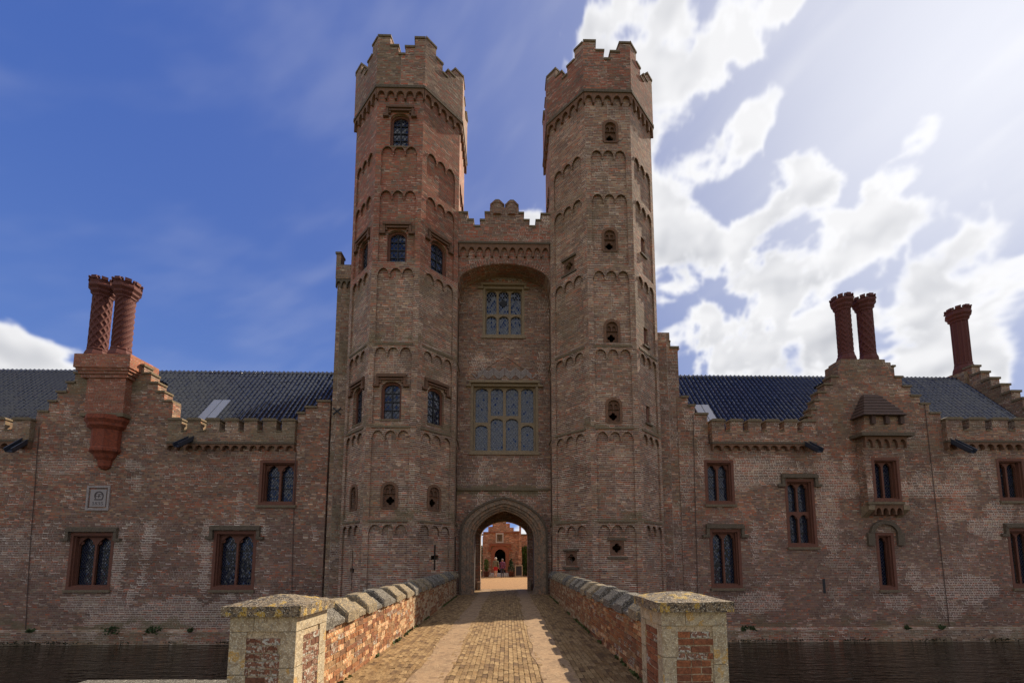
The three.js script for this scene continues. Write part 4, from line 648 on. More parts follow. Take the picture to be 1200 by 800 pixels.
{
  const xa = 8.4, xb = 27.9;
  const win = [[[825, 539, 862, 591], { hood: false }], [[919, 561, 959, 641], { transom: 0.5 }], [[831, 620, 871, 689], {}], [[1026, 624, 1053, 691], { cols: 1, hood: false, arch: true }], [[1167, 537, 1206, 587], { hood: false }], [[1180, 619, 1220, 689], {}]];
  const holes = win.map(([r, o]) => rect(...rangeWindow(rangeB, r, o)));
  const base = Wp(890, 519)[1], right = [[1048, 430], [1057, 442.6], [1067, 453.6], [1078, 464.6], [1089, 474], [1101, 485]], left = [[982, 430], [974, 442], [966, 451], [957, 461], [949, 470], [944, 480], [940, 488]];
  left.splice(0, left.length, [974, 442], [966.5, 451], [959, 460.5], [955, 470], [950.5, 480], [946, 488]);
  const rs = steps([[1046, 430], ...right], 1), ls = steps([[982, 430], ...left], -1), topY = Wp(1015, 429)[1];
  const pr = Wp(1103, 490)[0], pl = Wp(952, 490)[0], st = [[829, 486], [814, 476], [806, 466]].map((p) => Wp(...p));
  const outline = [[xa, W0], [xb, W0], [xb, base - 0.05], [pr, base - 0.05], [pr, rs[rs.length - 1][1]], ...rs.slice().reverse(), [rs[0][0], topY], [ls[0][0], topY], ...ls, [pl - 0.2, ls[ls.length - 1][1]], [pl - 0.2, base - 0.05], [st[0][0], base - 0.05], [st[0][0], st[0][1]], [st[1][0], st[0][1]], [st[1][0], st[1][1]], [st[2][0], st[1][1]], [st[2][0], st[2][1]], [xa, st[2][1]]].filter((p, i, a) => !i || Math.hypot(p[0] - a[i - 1][0], p[1] - a[i - 1][1]) > 0.01);
  mesh('wall', slab(outline, 0.5, holes, ZW), M.rightWall, rangeB);
  stepCopings(rangeB, right, 1046); stepCopings(rangeB, left, 982);
  [[814, 829, 486], [806, 814, 476], [798, 806, 466]].forEach(([a, b, y], i) => { const p = Wp(a, y), q = Wp(b, y); mesh('coping_slab', box(p[0] + 0.01, p[1], ZW - 0.5, q[0] + 0.04, p[1] + 0.1, ZW + 0.06), M.coping, rangeB, i * 0.4); });
  battlement(rangeB, Wp(832, 500)[0], pl - 0.02, Wp(890, 493)[1], Wp(890, 507)[1], base, Wp(890, 528)[1], 6, 11, M.side);
  battlement(rangeB, pr + 0.02, xb, Wp(1150, 491)[1], Wp(1150, 506)[1], Wp(1150, 517)[1], Wp(1150, 527)[1], 6, 14, M.side, 0.4);
  mesh('plinth', slab([[ZW, -2.5], [ZW + 0.16, -2.5], [ZW + 0.16, -1.56], [ZW + 0.03, -1.44], [ZW, -1.44]].map(([z, y]) => [-z, y]).reverse(), xb - 7, [], 0).rotateY(Math.PI / 2).translate(xb, 0, 0), M.plinth, rangeB, 0.4);
  mesh('wall', box(xa, W0, -10.7, xb - 0.45, EAVE, -10.2), M.side, rangeB);
  // end wall across the range: crow steps run down towards the moat
  { const out = [[10.7, W0], [2.5, W0], [2.5, 8.9]], n = 8, zE = 2.5, top = RIDGE + 0.5; for (let i = 0; i < n; i++) { const z = zE + (6.0 - zE) * i / n, z2 = zE + (6.0 - zE) * (i + 1) / n, y = 8.4 + (top - 8.4) * (i + 1) / n; out.push([z, y], [z2, y]); } out.push([6.6, top]); for (let i = n - 1; i >= 0; i--) { const z = 10.7 - (10.7 - 6.6) * i / n, y = 8.4 + (top - 8.4) * (i + 1) / n; out.push([10.7 - (10.7 - 6.6) * (i + 1) / n, y], [z, y]); }
    const pts = out.filter((p, i, a) => !i || Math.hypot(p[0] - a[i - 1][0], p[1] - a[i - 1][1]) > 0.01);
    mesh('wall', slab(pts.reverse(), 0.5, [], 0).rotateY(Math.PI / 2).translate(xb, 0, 0), M.side, rangeB, 0.2);
    for (let i = 0; i < n; i++) { const z = zE + (6.0 - zE) * i / n, z2 = zE + (6.0 - zE) * (i + 1) / n, y = 8.4 + (top - 8.4) * (i + 1) / n; mesh('coping_slab', box(xb - 0.56, y, -z + 0.05, xb + 0.06, y + 0.12, -z2 - 0.02), M.coping, rangeB, i * 0.3); } }
  const gx = Wp(1016, 440)[0], rf = roof(rangeB, xa, xb - 0.5, [{ x: gx, half: 3.3, ridge: 11.25, pitch: 1.08 }], 401);
  { const X = (px, y) => onZ(px, 485, rf.at(0, y).z)[0]; hatch(rangeB, 0, X(824, 8.4), X(842, 8.4), 7.7, 9.8, rf); }
  { const z = ZW - 0.5, c = onZ(992.5, 424, z), d = onZ(1018, 424, z), y1 = onZ(1000, 344, z)[1]; mesh('chimney_base', [box(Wp(984, 430)[0], topY - 0.3, ZW - 0.95, Wp(1045, 430)[0], topY + 0.22, ZW - 0.02), box(Wp(988, 430)[0], topY + 0.22, ZW - 0.9, Wp(1040, 430)[0], topY + 0.4, ZW - 0.08)], M.rightWall, rangeB); chimney(rangeB, c[0], topY + 0.3, z, y1 - 0.16, 0.32, 'chevron'); chimney(rangeB, d[0] + 0.02, topY + 0.3, z, y1 - 0.18, 0.32, 'lattice');
    const e = onZ(1130, 432, ZR), y2 = onZ(1122, 361, ZR)[1]; mesh('chimney_base', box(e[0] - 0.6, RIDGE - 0.5, ZR - 0.5, e[0] + 0.7, RIDGE + 0.35, ZR + 0.5), M.moss, rangeB); chimney(rangeB, e[0], RIDGE + 0.35, ZR, y2, 0.38, 'flutes'); }
  // oriel: boxed-out bay on a corbel table, tile-hung hood above
  { const o = part('oriel', rangeB), zo = ZW + 0.45, P = (px, py) => onZ(px, py, zo), [x0, yTop] = P(1012, 512), [x1, yBot] = P(1066, 592), r = [1021, 536, 1058, 588];
    const h = rangeWindow(rangeB, r, { hood: false, z: zo });
    mesh('wall', slab(rect(x0, yBot, x1, yTop), 0.44, [rect(...h)], zo), M.rightWall, o, 0.1);
    mesh('sill', box(P(1019, 588)[0] - 0.1, h[1] - 0.14, zo - 0.1, P(1057, 588)[0] + 0.1, h[1] - 0.02, zo + 0.08), M.coping, o);
    const yB2 = P(1040, 603)[1]; mesh('corbel_table', corbels(x0 + 0.3, x1 - 0.3, yBot, yB2, 4, 0.44, ZW), M.corbel, o);
    for (const s of [0, 1]) mesh('corbel_stone', slab([[0, yBot], [0.46, yBot], [0.46, yBot - 0.2], [0, yB2 - 0.1]].map(([z, y]) => [-z - ZW, y]).reverse(), 0.3, [], 0).rotateY(Math.PI / 2).translate(s ? x1 + 0.02 : x0 + 0.28, 0, 0), M.limestone, o);
    const yc = P(1040, 521)[1]; mesh('corbel_table', corbels(x0 - 0.04, x1 + 0.04, yTop + 0.02, yc - 0.15, 5, 0.14, zo), M.corbel, o);
    mesh('string_course', box(x0 - 0.3, yTop, ZW - 0.05, x1 + 0.3, yTop + 0.16, zo + 0.3), M.hood, o);
    const yp = P(1035, 488)[1]; mesh('parapet', box(x0 + 0.0, yTop + 0.16, ZW - 0.05, x1 + 0.0, yp, zo + 0.12), M.rightWall, o, 0.2);
    const yr = P(1020, 459)[1], hood = []; const A = [[x0 - 0.16, ZW - 0.02], [x0 - 0.16, zo + 0.34], [x1 - 0.1, zo + 0.34], [x1 - 0.1, ZW - 0.02]], B = [[x0 + 0.5, ZW - 0.02], [x0 + 0.5, ZW + 0.12], [x1 - 0.75, ZW + 0.12], [x1 - 0.75, ZW - 0.02]], rows = 7;
    for (let k = 0; k < rows; k++) { const f = k / rows, f2 = (k + 1) / rows, q = (t, i, y, grow) => { const cx = (x0 + x1) / 2; return [mix(A[i][0], B[i][0], t) + Math.sign(mix(A[i][0], B[i][0], t) - cx) * grow, y, mix(A[i][1], B[i][1], t) + (i === 1 || i === 2 ? grow : 0)]; }, y0 = mix(yp, yr, f), y2 = mix(yp, yr, f2), pos = [];
      const lo = [0, 1, 2, 3].map((i) => q(f, i, y0, 0.05)), hi = [0, 1, 2, 3].map((i) => q(f2, i, y2, 0)), lb = [0, 1, 2, 3].map((i) => q(f, i, y0 - 0.035, 0.05));
      const quad = (a, b, c, d) => pos.push(...a, ...b, ...c, ...a, ...c, ...d);
      for (let i = 0; i < 3; i++) { quad(lo[i], lo[i + 1], hi[i + 1], hi[i]); quad(lb[i], lb[i + 1], lo[i + 1], lo[i]); } quad(hi[0], hi[1], hi[2], hi[3]); quad(lb[3], lb[2], lb[1], lb[0]);
      const g = new THREE.BufferGeometry(); g.setAttribute('position', new THREE.Float32BufferAttribute(pos, 3)); g.computeVertexNormals(); g.setAttribute('uv', new THREE.Float32BufferAttribute(new Float32Array(pos.length / 3 * 2), 2)); mesh('tile_course', g, M.hoodTile, o, k * 0.3); }
    for (const px of [1018, 1034, 1051]) mesh('bracket', box(P(px, 480)[0] - 0.09, yp - 0.42, zo + 0.1, P(px, 480)[0] + 0.09, yp - 0.02, zo + 0.26), M.hoodTile, o);
  }
  spout(rangeB, [943, 519], [961, 530]); spout(rangeB, [1112, 515], [1140, 531]);
  cable(rangeB, [[1083, 470], [1093, 560], [1103, 650], [1114, 748]]); cable(rangeB, [[812, 486], [815, 600], [819, 740]]);
  mesh('dark_slot_bar', box(...Wp(964, 678), ZW - 0.05, Wp(967, 678)[0], Wp(966, 695)[1], ZW + 0.01), M.iron, rangeB);  // dark bar put in for the shaded hollow of a slot
}

// ---------------------------------------------------------------- moat, banks and bridge
const setting = (o, label) => { o.userData.kind = 'structure'; o.userData.label = label; return o; };
const WATER = -2.08;
{ // ripples are relief on the water
  const n = 512, b = new Uint8Array(n * n * 4); for (let y = 0; y < n; y++) for (let x = 0; x < n; x++) { const o = (y * n + x) * 4, u = x / 2, v = y / 2, h = 0.5 * n2(u / 8, v / 3) + 0.3 * n2(u / 3 + 40, v / 1.2) + 0.2 * n2(u + 9, v / 0.6); b[o] = b[o + 1] = b[o + 2] = byte(255 * h); b[o + 3] = 255; }
  const m = new THREE.MeshPhysicalMaterial({ color: rgb(20, 18, 10), roughness: 0.06, bumpMap: texture(b, n, n), bumpScale: 0.07, ior: 1.33 }); m.userData.t = { w: 22, h: 14, x0: 0, y0: 0 };
  const g = new THREE.PlaneGeometry(600, 13.4); g.rotateX(-Math.PI / 2); g.translate(0, WATER, 4.9); setting(mesh('moat_water', g, m), 'dark brown water of the moat');
}
const gravelTex = stone({ seed: 31, base: [166, 124, 74], layers: [[[142, 104, 62], 0.5, 0.5], [[184, 146, 94], 0.36, 1], [[122, 92, 58], 0.3, 1]], rough: 18, size: 512, span: 3 });
M.gravel = std(gravelTex, { bumpScale: 0.01 });
{ const g = new THREE.PlaneGeometry(600, 300); g.rotateX(-Math.PI / 2); g.translate(0, -0.02, -156.2); setting(mesh('courtyard_gravel', g, M.gravel), 'golden gravel of the courtyard beyond the arch'); }
M.verge = std(stone({ seed: 32, base: [120, 112, 78], layers: [[[92, 100, 56], 0.55, 0.25], [[140, 122, 88], 0.35, 0.5], [[78, 84, 46], 0.35, 0.5]], rough: 18, size: 512, span: 3 }), { bumpScale: 0.02 });
{ const g = new THREE.PlaneGeometry(600, 300); g.rotateX(-Math.PI / 2); g.translate(0, -0.3, 161.8); setting(mesh('ground', g, M.verge), 'open ground on the near bank'); }

// brick faces for the bridge, seen close
const tint = (t, r, g, b, o) => std(t, { color: rgb(r, g, b), bumpScale: 0.004, ...o });
const faceClean = stone({ seed: 41, base: [226, 222, 216], layers: [[[196, 190, 182], 0.5, 0.125], [[168, 158, 150], 0.34, 0.25]], rough: 16, size: 256, span: 0.9, pits: 0.6 });
const faceLichen = stone({ seed: 42, base: [182, 118, 78], layers: [[[204, 148, 100], 0.45, 0.125], [[206, 180, 138], 0.5, 0.125, 0.08], [[214, 198, 162], 0.38, 0.25, 0.06], [[150, 132, 70], 0.26, 0.25]], rough: 14, size: 256, span: 0.9, pits: 0.6 });
const faceGrey = stone({ seed: 43, base: [134, 92, 70], layers: [[[112, 80, 64], 0.45, 0.125], [[168, 164, 150], 0.47, 0.125, 0.04], [[196, 192, 178], 0.34, 0.25, 0.04], [[84, 72, 60], 0.34, 0.25]], rough: 14, size: 256, span: 0.9, pits: 0.6 });
const bridgeBricks = [[166, 108, 68], [178, 122, 80], [154, 98, 66], [172, 130, 90], [184, 146, 104], [144, 104, 74], [180, 120, 72]].map((c) => tint(faceClean, ...c)).concat([tint(faceLichen, 250, 250, 250), tint(faceLichen, 232, 222, 208), tint(faceGrey, 250, 244, 236)]);
const weathered = [tint(faceGrey, 255, 255, 255), tint(faceGrey, 230, 214, 204), tint(faceGrey, 240, 232, 226), tint(faceClean, 132, 88, 66), tint(faceGrey, 214, 190, 176)];
M.mortar = std(stone({ seed: 44, base: [176, 156, 124], layers: [[[140, 124, 98], 0.45, 0.25], [[200, 186, 156], 0.35, 0.25]], rough: 16, size: 256, span: 0.8 }), { bumpScale: 0.006 });
M.copeGrey = std(stone({ seed: 46, base: [98, 91, 80], layers: [[[72, 66, 58], 0.5, 0.25], [[146, 140, 126], 0.4, 0.25, 0.04], [[58, 52, 46], 0.36, 0.5, 0.04], [[194, 188, 170], 0.28, 0.5, 0.03], [[150, 132, 70], 0.2, 0.25]], rough: 11, size: 512, span: 1.0, pits: 0.8 }), { bumpScale: 0.012 });
M.copeTan = std(stone({ seed: 47, base: [126, 112, 90], layers: [[[98, 88, 72], 0.46, 0.25], [[172, 150, 108], 0.42, 0.25, 0.04], [[66, 58, 48], 0.34, 0.5, 0.04], [[190, 182, 160], 0.28, 0.5, 0.03]], rough: 11, size: 512, span: 1.0, pits: 0.8 }), { bumpScale: 0.012 });
M.capStone = std(stone({ seed: 48, base: [128, 110, 84], layers: [[[104, 90, 70], 0.45, 0.25], [[70, 60, 48], 0.44, 0.16, 0.05], [[170, 138, 62], 0.36, 0.05, 0.05], [[196, 188, 168], 0.34, 0.5, 0.03], [[48, 42, 36], 0.3, 0.5, 0.04]], rough: 12, size: 512, span: 1.1, pits: 0.8 }), { bumpScale: 0.012 });
M.quoin = std(stone({ seed: 49, base: [170, 154, 124], layers: [[[146, 128, 100], 0.48, 0.1, 0.12], [[178, 142, 82], 0.3, 0.04, 0.06], [[150, 140, 120], 0.35, 0.25, 0.05], [[212, 202, 176], 0.35, 0.5, 0.05]], rough: 9, size: 512, span: 1.1 }), { bumpScale: 0.006 });

// a brick: a box with knocked corners, in a few variants of each length
const brickGeo = (l, h, d, seed) => { const r = rng(seed), g = new THREE.BoxGeometry(l, h, d, 1, 1, 1), p = g.attributes.position, seen = {}; for (let i = 0; i < p.count; i++) { const k = [p.getX(i), p.getY(i), p.getZ(i)].map((v) => v.toFixed(3)).join(); const j = seen[k] ??= [(r() - 0.5) * 0.012, (r() - 0.5) * 0.009, (r() - 0.5) * 0.008]; p.setXYZ(i, p.getX(i) + j[0], p.getY(i) + j[1], p.getZ(i) + j[2]); } const s = soup(g); s.computeVertexNormals(); return s; };
const fitted = new Map();
function brickFor(l, h, d, v, m) { const k = [l, h, d, v].join(); if (!fitted.has(k)) { const g = brickGeo(l, h, d, 100 + v * 7 + Math.round(l * 1000)); lay(g, { userData: { t: { w: 0.9, h: 0.9, x0: v * 0.31, y0: v * 0.17 } } }); fitted.set(k, g); } return fitted.get(k); }
// courses of bricks over a rectangle u x v; put(u, v) -> matrix. returns [matrix, length, material index]
function courses(width, height, ch, r, weights) {
  const out = [], n = Math.round(height / ch);
  for (let j = 0; j < n; j++) { let u = (j & 1) ? -0.06 : -0.17 * r(); while (u < width - 0.03) { const L = ((j % 3 === 1) && r() < 0.8) || r() < 0.1 ? 0.105 : 0.215, a = Math.max(0, u), b = Math.min(width, u + L); if (b - a > 0.035) out.push({ u: (a + b) / 2, v: (j + 0.5) * ch, l: b - a > L - 0.02 ? L : Math.round((b - a) * 50) / 50, k: weights((a + b) / 2, (j + 0.5) * ch, r()) }); u += L + 0.012; } }
  return out;
}
const mat4 = new THREE.Matrix4();
function layBricks(parent, list, mats, place, ch, depth, r, most = 300) {
  list.sort((a, b) => a.far - b.far);
  const h = ch - 0.013;
  list.slice(0, most).forEach((q) => { const o = new THREE.Mesh(brickFor(q.l, h, depth, (r() * 4) | 0, null), mats[q.k % mats.length]); o.name = 'brick'; place(o, q); o.updateMatrix(); parent.add(o); });
  const rest = list.slice(most); if (!rest.length) return;
  const g = brickFor(0.215, h, depth, 0, null), m = M.brickMass ??= tint(faceClean, 255, 255, 255), o = new THREE.InstancedMesh(g, m, rest.length), d = new THREE.Object3D(), c = new THREE.Color();
  rest.forEach((q, i) => { place(d, q); d.scale.set(q.l / 0.215, 1, 1); d.updateMatrix(); o.setMatrixAt(i, d.matrix); c.copy(mats[q.k % mats.length].color); if (mats[q.k % mats.length].map !== faceClean.map) c.multiply(rgb(216, 192, 160)); o.setColorAt(i, c); });
  o.name = 'bricks'; o.userData.kind = 'stuff'; parent.add(o);
}
const bridge = thing('bridge', 'brick bridge carrying the paved way over the moat on three arches', 'bridge');
{ const span = [[-1.4, 2.5], [3.2, 7.0], [7.7, 11.1]], pts = [[-3.5, -2.6], [-1.4, -2.6]]; for (const [a, b] of span) { pts.push(...arc((a + b) / 2, -1.9, (b - a) / 2, 1.25, Math.PI, 0, 12), [b, -2.6]); } pts.push([13.1, -2.6], [13.1, -0.06], [-3.5, -0.06]); const clean = pts.filter((p, i, a) => !i || Math.hypot(p[0] - a[i - 1][0], p[1] - a[i - 1][1]) > 0.01).map(([z, y]) => [-z, y]).reverse(); mesh('arches', slab(clean, 5.1, [], 0).rotateY(Math.PI / 2).translate(2.55, 0, 0), M.side, bridge); }

// deck: brick on edge, two smooth wheel tracks
const deckBase = std(stone({ seed: 51, base: [112, 94, 66], layers: [[[88, 78, 54], 0.5, 0.125], [[162, 140, 102], 0.35, 0.5]], rough: 18, size: 256, span: 0.8 }), { bumpScale: 0.008 });
const deck = new THREE.Group(); deck.name = 'bridge_deck'; scene.add(deck); setting(deck, 'worn brick paving of the bridge with two smooth wheel tracks');
{ const g = new THREE.PlaneGeometry(4.3, 24); g.rotateX(-Math.PI / 2); g.translate(0, -0.012, 5.6); mesh('bedding', g, deckBase, deck);
  M.track = std(stone({ seed: 52, base: [150, 122, 90], layers: [[[132, 106, 78], 0.45, 0.06, 0.2], [[164, 138, 104], 0.4, 0.125, 0.2], [[118, 98, 72], 0.3, 0.25, 0.1]], rough: 12, size: 512, span: 2 }), { bumpScale: 0.006 });
  const tracks = [[-1.2, -0.7], [0.68, 1.2]], r = rng(63);
  for (const [a, b] of tracks) { const L = [], R = []; for (let z = -6; z < 17.4; z += 0.22) { const e = (c, k) => c + (fbm2(z * 1.3 + k, 4 + k, 3) - 0.5) * 0.16 + (r() - 0.5) * 0.03; L.push([e(a, a * 9), -z]); R.push([e(b, b * 7), -z]); } const k = slab([...L, ...R.reverse()], 0.012, [], 0); k.rotateX(-Math.PI / 2); k.translate(0, 0.008, 0); mesh('wheel_track', k, M.track, deck, r(), r()); }
  const pav = [[168, 138, 94], [158, 128, 84], [178, 148, 102], [146, 116, 76], [186, 156, 110], [128, 100, 66], [162, 130, 84], [172, 142, 98]].map((c) => tint(faceClean, ...c)), list = [];
  for (const [a, b] of [[-2.13, -1.1], [-0.8, 0.78], [1.1, 2.13]]) { const n = Math.round((b - a) / 0.08), w = (b - a) / n; for (let i = 0; i < n; i++) { let z = -5.9 - r() * 0.2; while (z < 17) { const L = 0.195 * (0.92 + 0.14 * r()); list.push({ x: a + (i + 0.5) * w, z: z + L / 2, l: 0.215, s: L / 0.215, w, k: (r() * 8) | 0, y: -0.03 + (r() - 0.5) * 0.009, tx: (r() - 0.5) * 0.03, tz: (r() - 0.5) * 0.06, ty: (r() - 0.5) * 0.03, far: Math.hypot(Math.max(11.6 - (z + L / 2), (z - 11.6) * 40), Math.abs(a + i * w) * 0.2) }); z += L + 0.011; } } }
  layBricks(deck, list, pav, (o, q) => { o.position.set(q.x, q.y, q.z); o.rotation.set(q.tx, Math.PI / 2 + q.ty, q.tz); o.scale.set(q.s, 1, 1); }, 0.08, 0.071, r);
}
// parapets
function parapet(s, mats, label, weights, mortar, seed) {
  const t = thing('bridge_parapet', label, 'parapet'), r = rng(seed), z0 = -1.75, z1 = 12.45, face = s * 2.13, out = s * 2.58, ch = 0.0765, H = ch * 11;
  mesh('wall', box(face + s * 0.012, -0.3, z0, out, H + 0.01, z1), mortar, t);
  mesh('outer_face', box(out, -0.3, z0, out + s * 0.02, H, z1), M.side, t, 0.3);
  const list = courses(z1 - z0, H, ch, r, weights).map((q) => ({ ...q, far: z1 - q.u - 0 }));
  list.forEach((q) => { q.far = z1 - (z1 - q.u) + 0; q.z = z1 - q.u; q.far = q.u; });
  layBricks(t, list, mats, (o, q) => { o.position.set(face + s * (0.026 + (((q.u * 977) | 0) % 5) * 0.0014), q.v, q.z); o.rotation.set(0, s > 0 ? -Math.PI / 2 : Math.PI / 2, 0); o.scale.set(1, 1, 1); }, ch, 0.06, r);
  const mid = (face + out) / 2, prof = (w, y0, y1, y2, f) => [[-w, y0], [w, y0], [w, y1], [f, y2], [-f, y2], [-w, y1]];
  let z = z1 - 0.02, k = 0;
  while (z > z0) {
    const high = k % 2 === 0, L = (high ? 0.48 : 0.4) * (0.94 + 0.12 * r()), dy = (r() - 0.5) * 0.02, shape = high ? prof(0.29, H - 0.01 + dy, 0.97 + dy, 1.14 + dy, 0.09) : prof(0.262, H + 0.0, 0.9 + dy, 1.04 + dy, 0.08), g = (() => { const e = new THREE.ExtrudeGeometry(new THREE.Shape(V2(shape)), { depth: L - 0.05, bevelEnabled: true, bevelSize: 0.02, bevelThickness: 0.02, bevelOffset: -0.02, bevelSegments: 1, curveSegments: 1 }); e.translate(0, 0, z - L + 0.026); return soup(e); })(), p = g.attributes.position, jit = {};
    for (let i = 0; i < p.count; i++) { const key = p.getX(i).toFixed(2) + p.getY(i).toFixed(2) + p.getZ(i).toFixed(2), j = jit[key] ??= [(r() - 0.5) * 0.012, (r() - 0.5) * 0.012, (r() - 0.5) * 0.01]; p.setXYZ(i, p.getX(i) + j[0] + mid, p.getY(i) + j[1], p.getZ(i) + j[2]); }
    g.computeVertexNormals(); mesh('coping_stone', g, r() < 0.3 ? M.copeTan : M.copeGrey, t, r(), r()); z -= L; k++;
  }
  // moss and weeds along the foot
  const wl = [], wr = rng(seed + 9); for (let i = 0; i < 500; i++) { const zz = z0 + (z1 - z0) * wr(), c = fbm2(zz * 0.9 + seed, 3, 3); if (c < 0.47) continue; const q = new THREE.PlaneGeometry(0.025 + 0.03 * wr(), 0.03 + 0.06 * wr() * wr()); wl.push(move(q, face - s * 0.05 * wr(), 0.02 + 0.02 * wr(), zz, wr() * 6, (wr() - 0.5) * 1.4)); }
  if (wl.length) { const w = mesh('weeds', wl, M.weed, t); w.userData.kind = 'stuff'; }
  return t;
}
M.weed = plain(74, 84, 40, 0.9, { side: THREE.DoubleSide });
parapet(-1, bridgeBricks, 'bridge parapet of orange brick crusted with pale lichen, meeting the tower with leaded windows', (u, v, q) => { const n = fbm2(u * 1.4, v * 3 + 5, 3); return n > 0.47 ? (q < 0.6 ? 7 + ((q * 53) | 0) % 3 : ((q * 97) | 0) % 7) : q < 0.16 ? 7 : ((q * 91) | 0) % 7; }, M.mortar, 71);
parapet(1, bridgeBricks, 'bridge parapet of dull red brick, meeting the tower with quatrefoil niches', (u, v, q) => { const n = fbm2(u * 1.3 + 40, v * 3, 3); return n > 0.58 || (v < 0.2 && q < 0.5) ? (q < 0.5 ? 7 + ((q * 53) | 0) % 3 : ((q * 97) | 0) % 7) : q < 0.08 ? 9 : ((q * 91) | 0) % 7; }, M.mortar, 72);
// end piers: stone quoins, brick panels, heavy cap
function pier(x0, x1, z0, z1, mats, label, seed) {
  const t = thing('end_pier', label, 'pier'), r = rng(seed), q = 0.165, top = 0.98, cx = (x0 + x1) / 2, cz = (z0 + z1) / 2;
  mesh('core', box(x0 + 0.014, -0.3, z0 + 0.014, x1 - 0.014, top + 0.1, z1 - 0.014), M.mortar, t);
  for (const [X, sx] of [[x0, 1], [x1, -1]]) for (const [Z, sz] of [[z0, 1], [z1, -1]]) { let y = -0.06; while (y < top - 0.02) { const h = Math.min(0.27 + 0.14 * r(), top - y), hh = top - y - h < 0.12 ? top - y : h, w = q * (0.92 + 0.2 * r()), d = q * (0.92 + 0.2 * r()); mesh('quoin_stone', box(X - sx * 0.004 * r(), y + 0.005, Z - sz * 0.004 * r(), X + sx * w, y + hh - 0.005, Z + sz * d), M.quoin, t, r(), r()); y += hh; } }
  const bands = [[x0 - 0.004, z0, cx - 0.1, z1], [cx - 0.094, z0, x1 + 0.004, z1]]; for (const [a, b, c, d] of bands) mesh('band_stone', box(a, top + 0.004, b - 0.006, c, 1.135, d + 0.006), M.quoin, t, r(), r());
  const ch = 0.079, panel = (W, put) => { const list = courses(W, top - 0.02, ch, r, (u, v, k) => (k * 97) | 0).map((b) => ({ ...b, far: 0 })); layBricks(t, list, mats, put, ch, 0.07, r); }, bw = x1 - x0 - 2 * q * 0.98, bd = z1 - z0 - 2 * q * 0.98;
  panel(bw, (o, b) => { o.position.set(x0 + q * 0.98 + b.u, b.v - 0.03, z1 - 0.036 - r() * 0.004); });
  panel(bw, (o, b) => { o.position.set(x0 + q * 0.98 + b.u, b.v - 0.03, z0 + 0.036); });
  panel(bd, (o, b) => { o.position.set(x1 - 0.036 - r() * 0.004, b.v - 0.03, z0 + q * 0.98 + b.u); o.rotation.y = Math.PI / 2; });
  panel(bd, (o, b) => { o.position.set(x0 + 0.036 + r() * 0.004, b.v - 0.03, z0 + q * 0.98 + b.u); o.rotation.y = -Math.PI / 2; });
  // cap: slab with a low hipped top
  const e = 0.07, a = [x0 - e, x1 + e, z0 - e, z1 + e], yb = 1.14, ye = 1.25, yp = 1.335, n = 10, pos = [], P = (i, j, lift) => { const u = i / n, v = j / n, hip = Math.min(1, Math.min(u, 1 - u, v, 1 - v) * 2.6); return [mix(a[0], a[1], u), ye + (yp - ye) * hip + (fbm2(u * 5 + seed, v * 5, 3) - 0.5) * 0.02, mix(a[2], a[3], v)]; };
  for (let i = 0; i < n; i++) for (let j = 0; j < n; j++) { const A = P(i, j), B = P(i + 1, j), C = P(i + 1, j + 1), D = P(i, j + 1); pos.push(...A, ...D, ...C, ...A, ...C, ...B); }
  for (let i = 0; i < n; i++) { const under = ([x, , z]) => [mix(x, cx, 0.012), yb, mix(z, cz, 0.012)]; for (const [p, q2] of [[P(i, n), P(i + 1, n)], [P(i + 1, 0), P(i, 0)], [P(n, n - i), P(n, n - i - 1)], [P(0, i), P(0, i + 1)]]) { const u = under(p), v = under(q2); pos.push(...u, ...v, ...q2, ...u, ...q2, ...p); } }
  pos.push(a[0], yb, a[2], a[1], yb, a[2], a[1], yb, a[3], a[0], yb, a[2], a[1], yb, a[3], a[0], yb, a[3]);
  const g = new THREE.BufferGeometry(); g.setAttribute('position', new THREE.Float32BufferAttribute(pos, 3)); g.computeVertexNormals(); g.setAttribute('uv', new THREE.Float32BufferAttribute(new Float32Array(pos.length / 3 * 2), 2)); mesh('cap_stone', g, M.capStone, t, r(), r());
}
pier(-2.68, -2.0, 12.42, 13.15, weathered, 'square end pier with lichen-crusted brick panels, ending the lichened bridge parapet', 81);
pier(1.96, 2.7, 12.1, 12.85, [[160, 100, 68], [170, 108, 72], [146, 94, 68], [156, 96, 64]].map((c) => tint(faceClean, ...c)).concat(weathered.slice(0, 1)), 'square end pier with clean red brick panels, ending the dull red bridge parapet', 82);
// the bank's retaining wall with its flat copings
{ const t = thing('retaining_wall', 'low retaining wall of the near bank with flat stone copings', 'wall');
  for (const [a, b] of [[-60, -2.56], [2.56, 60]]) mesh('wall', box(a, -2.6, 11.2, b, -0.26, 11.85), M.side, t);
  const sl = (a, b, z0, z1, y, k) => mesh('coping_slab', box(a, y - 0.16, z0, b, y, z1), M.copeGrey, t, k * 0.3);
  sl(-4.4, -2.72, 11.12, 11.52, -0.056, 1); sl(-6.0, -4.41, 11.12, 11.52, -0.05, 2);
  sl(4.11, 5.0, 11.3, 11.8, -0.115, 4);
}

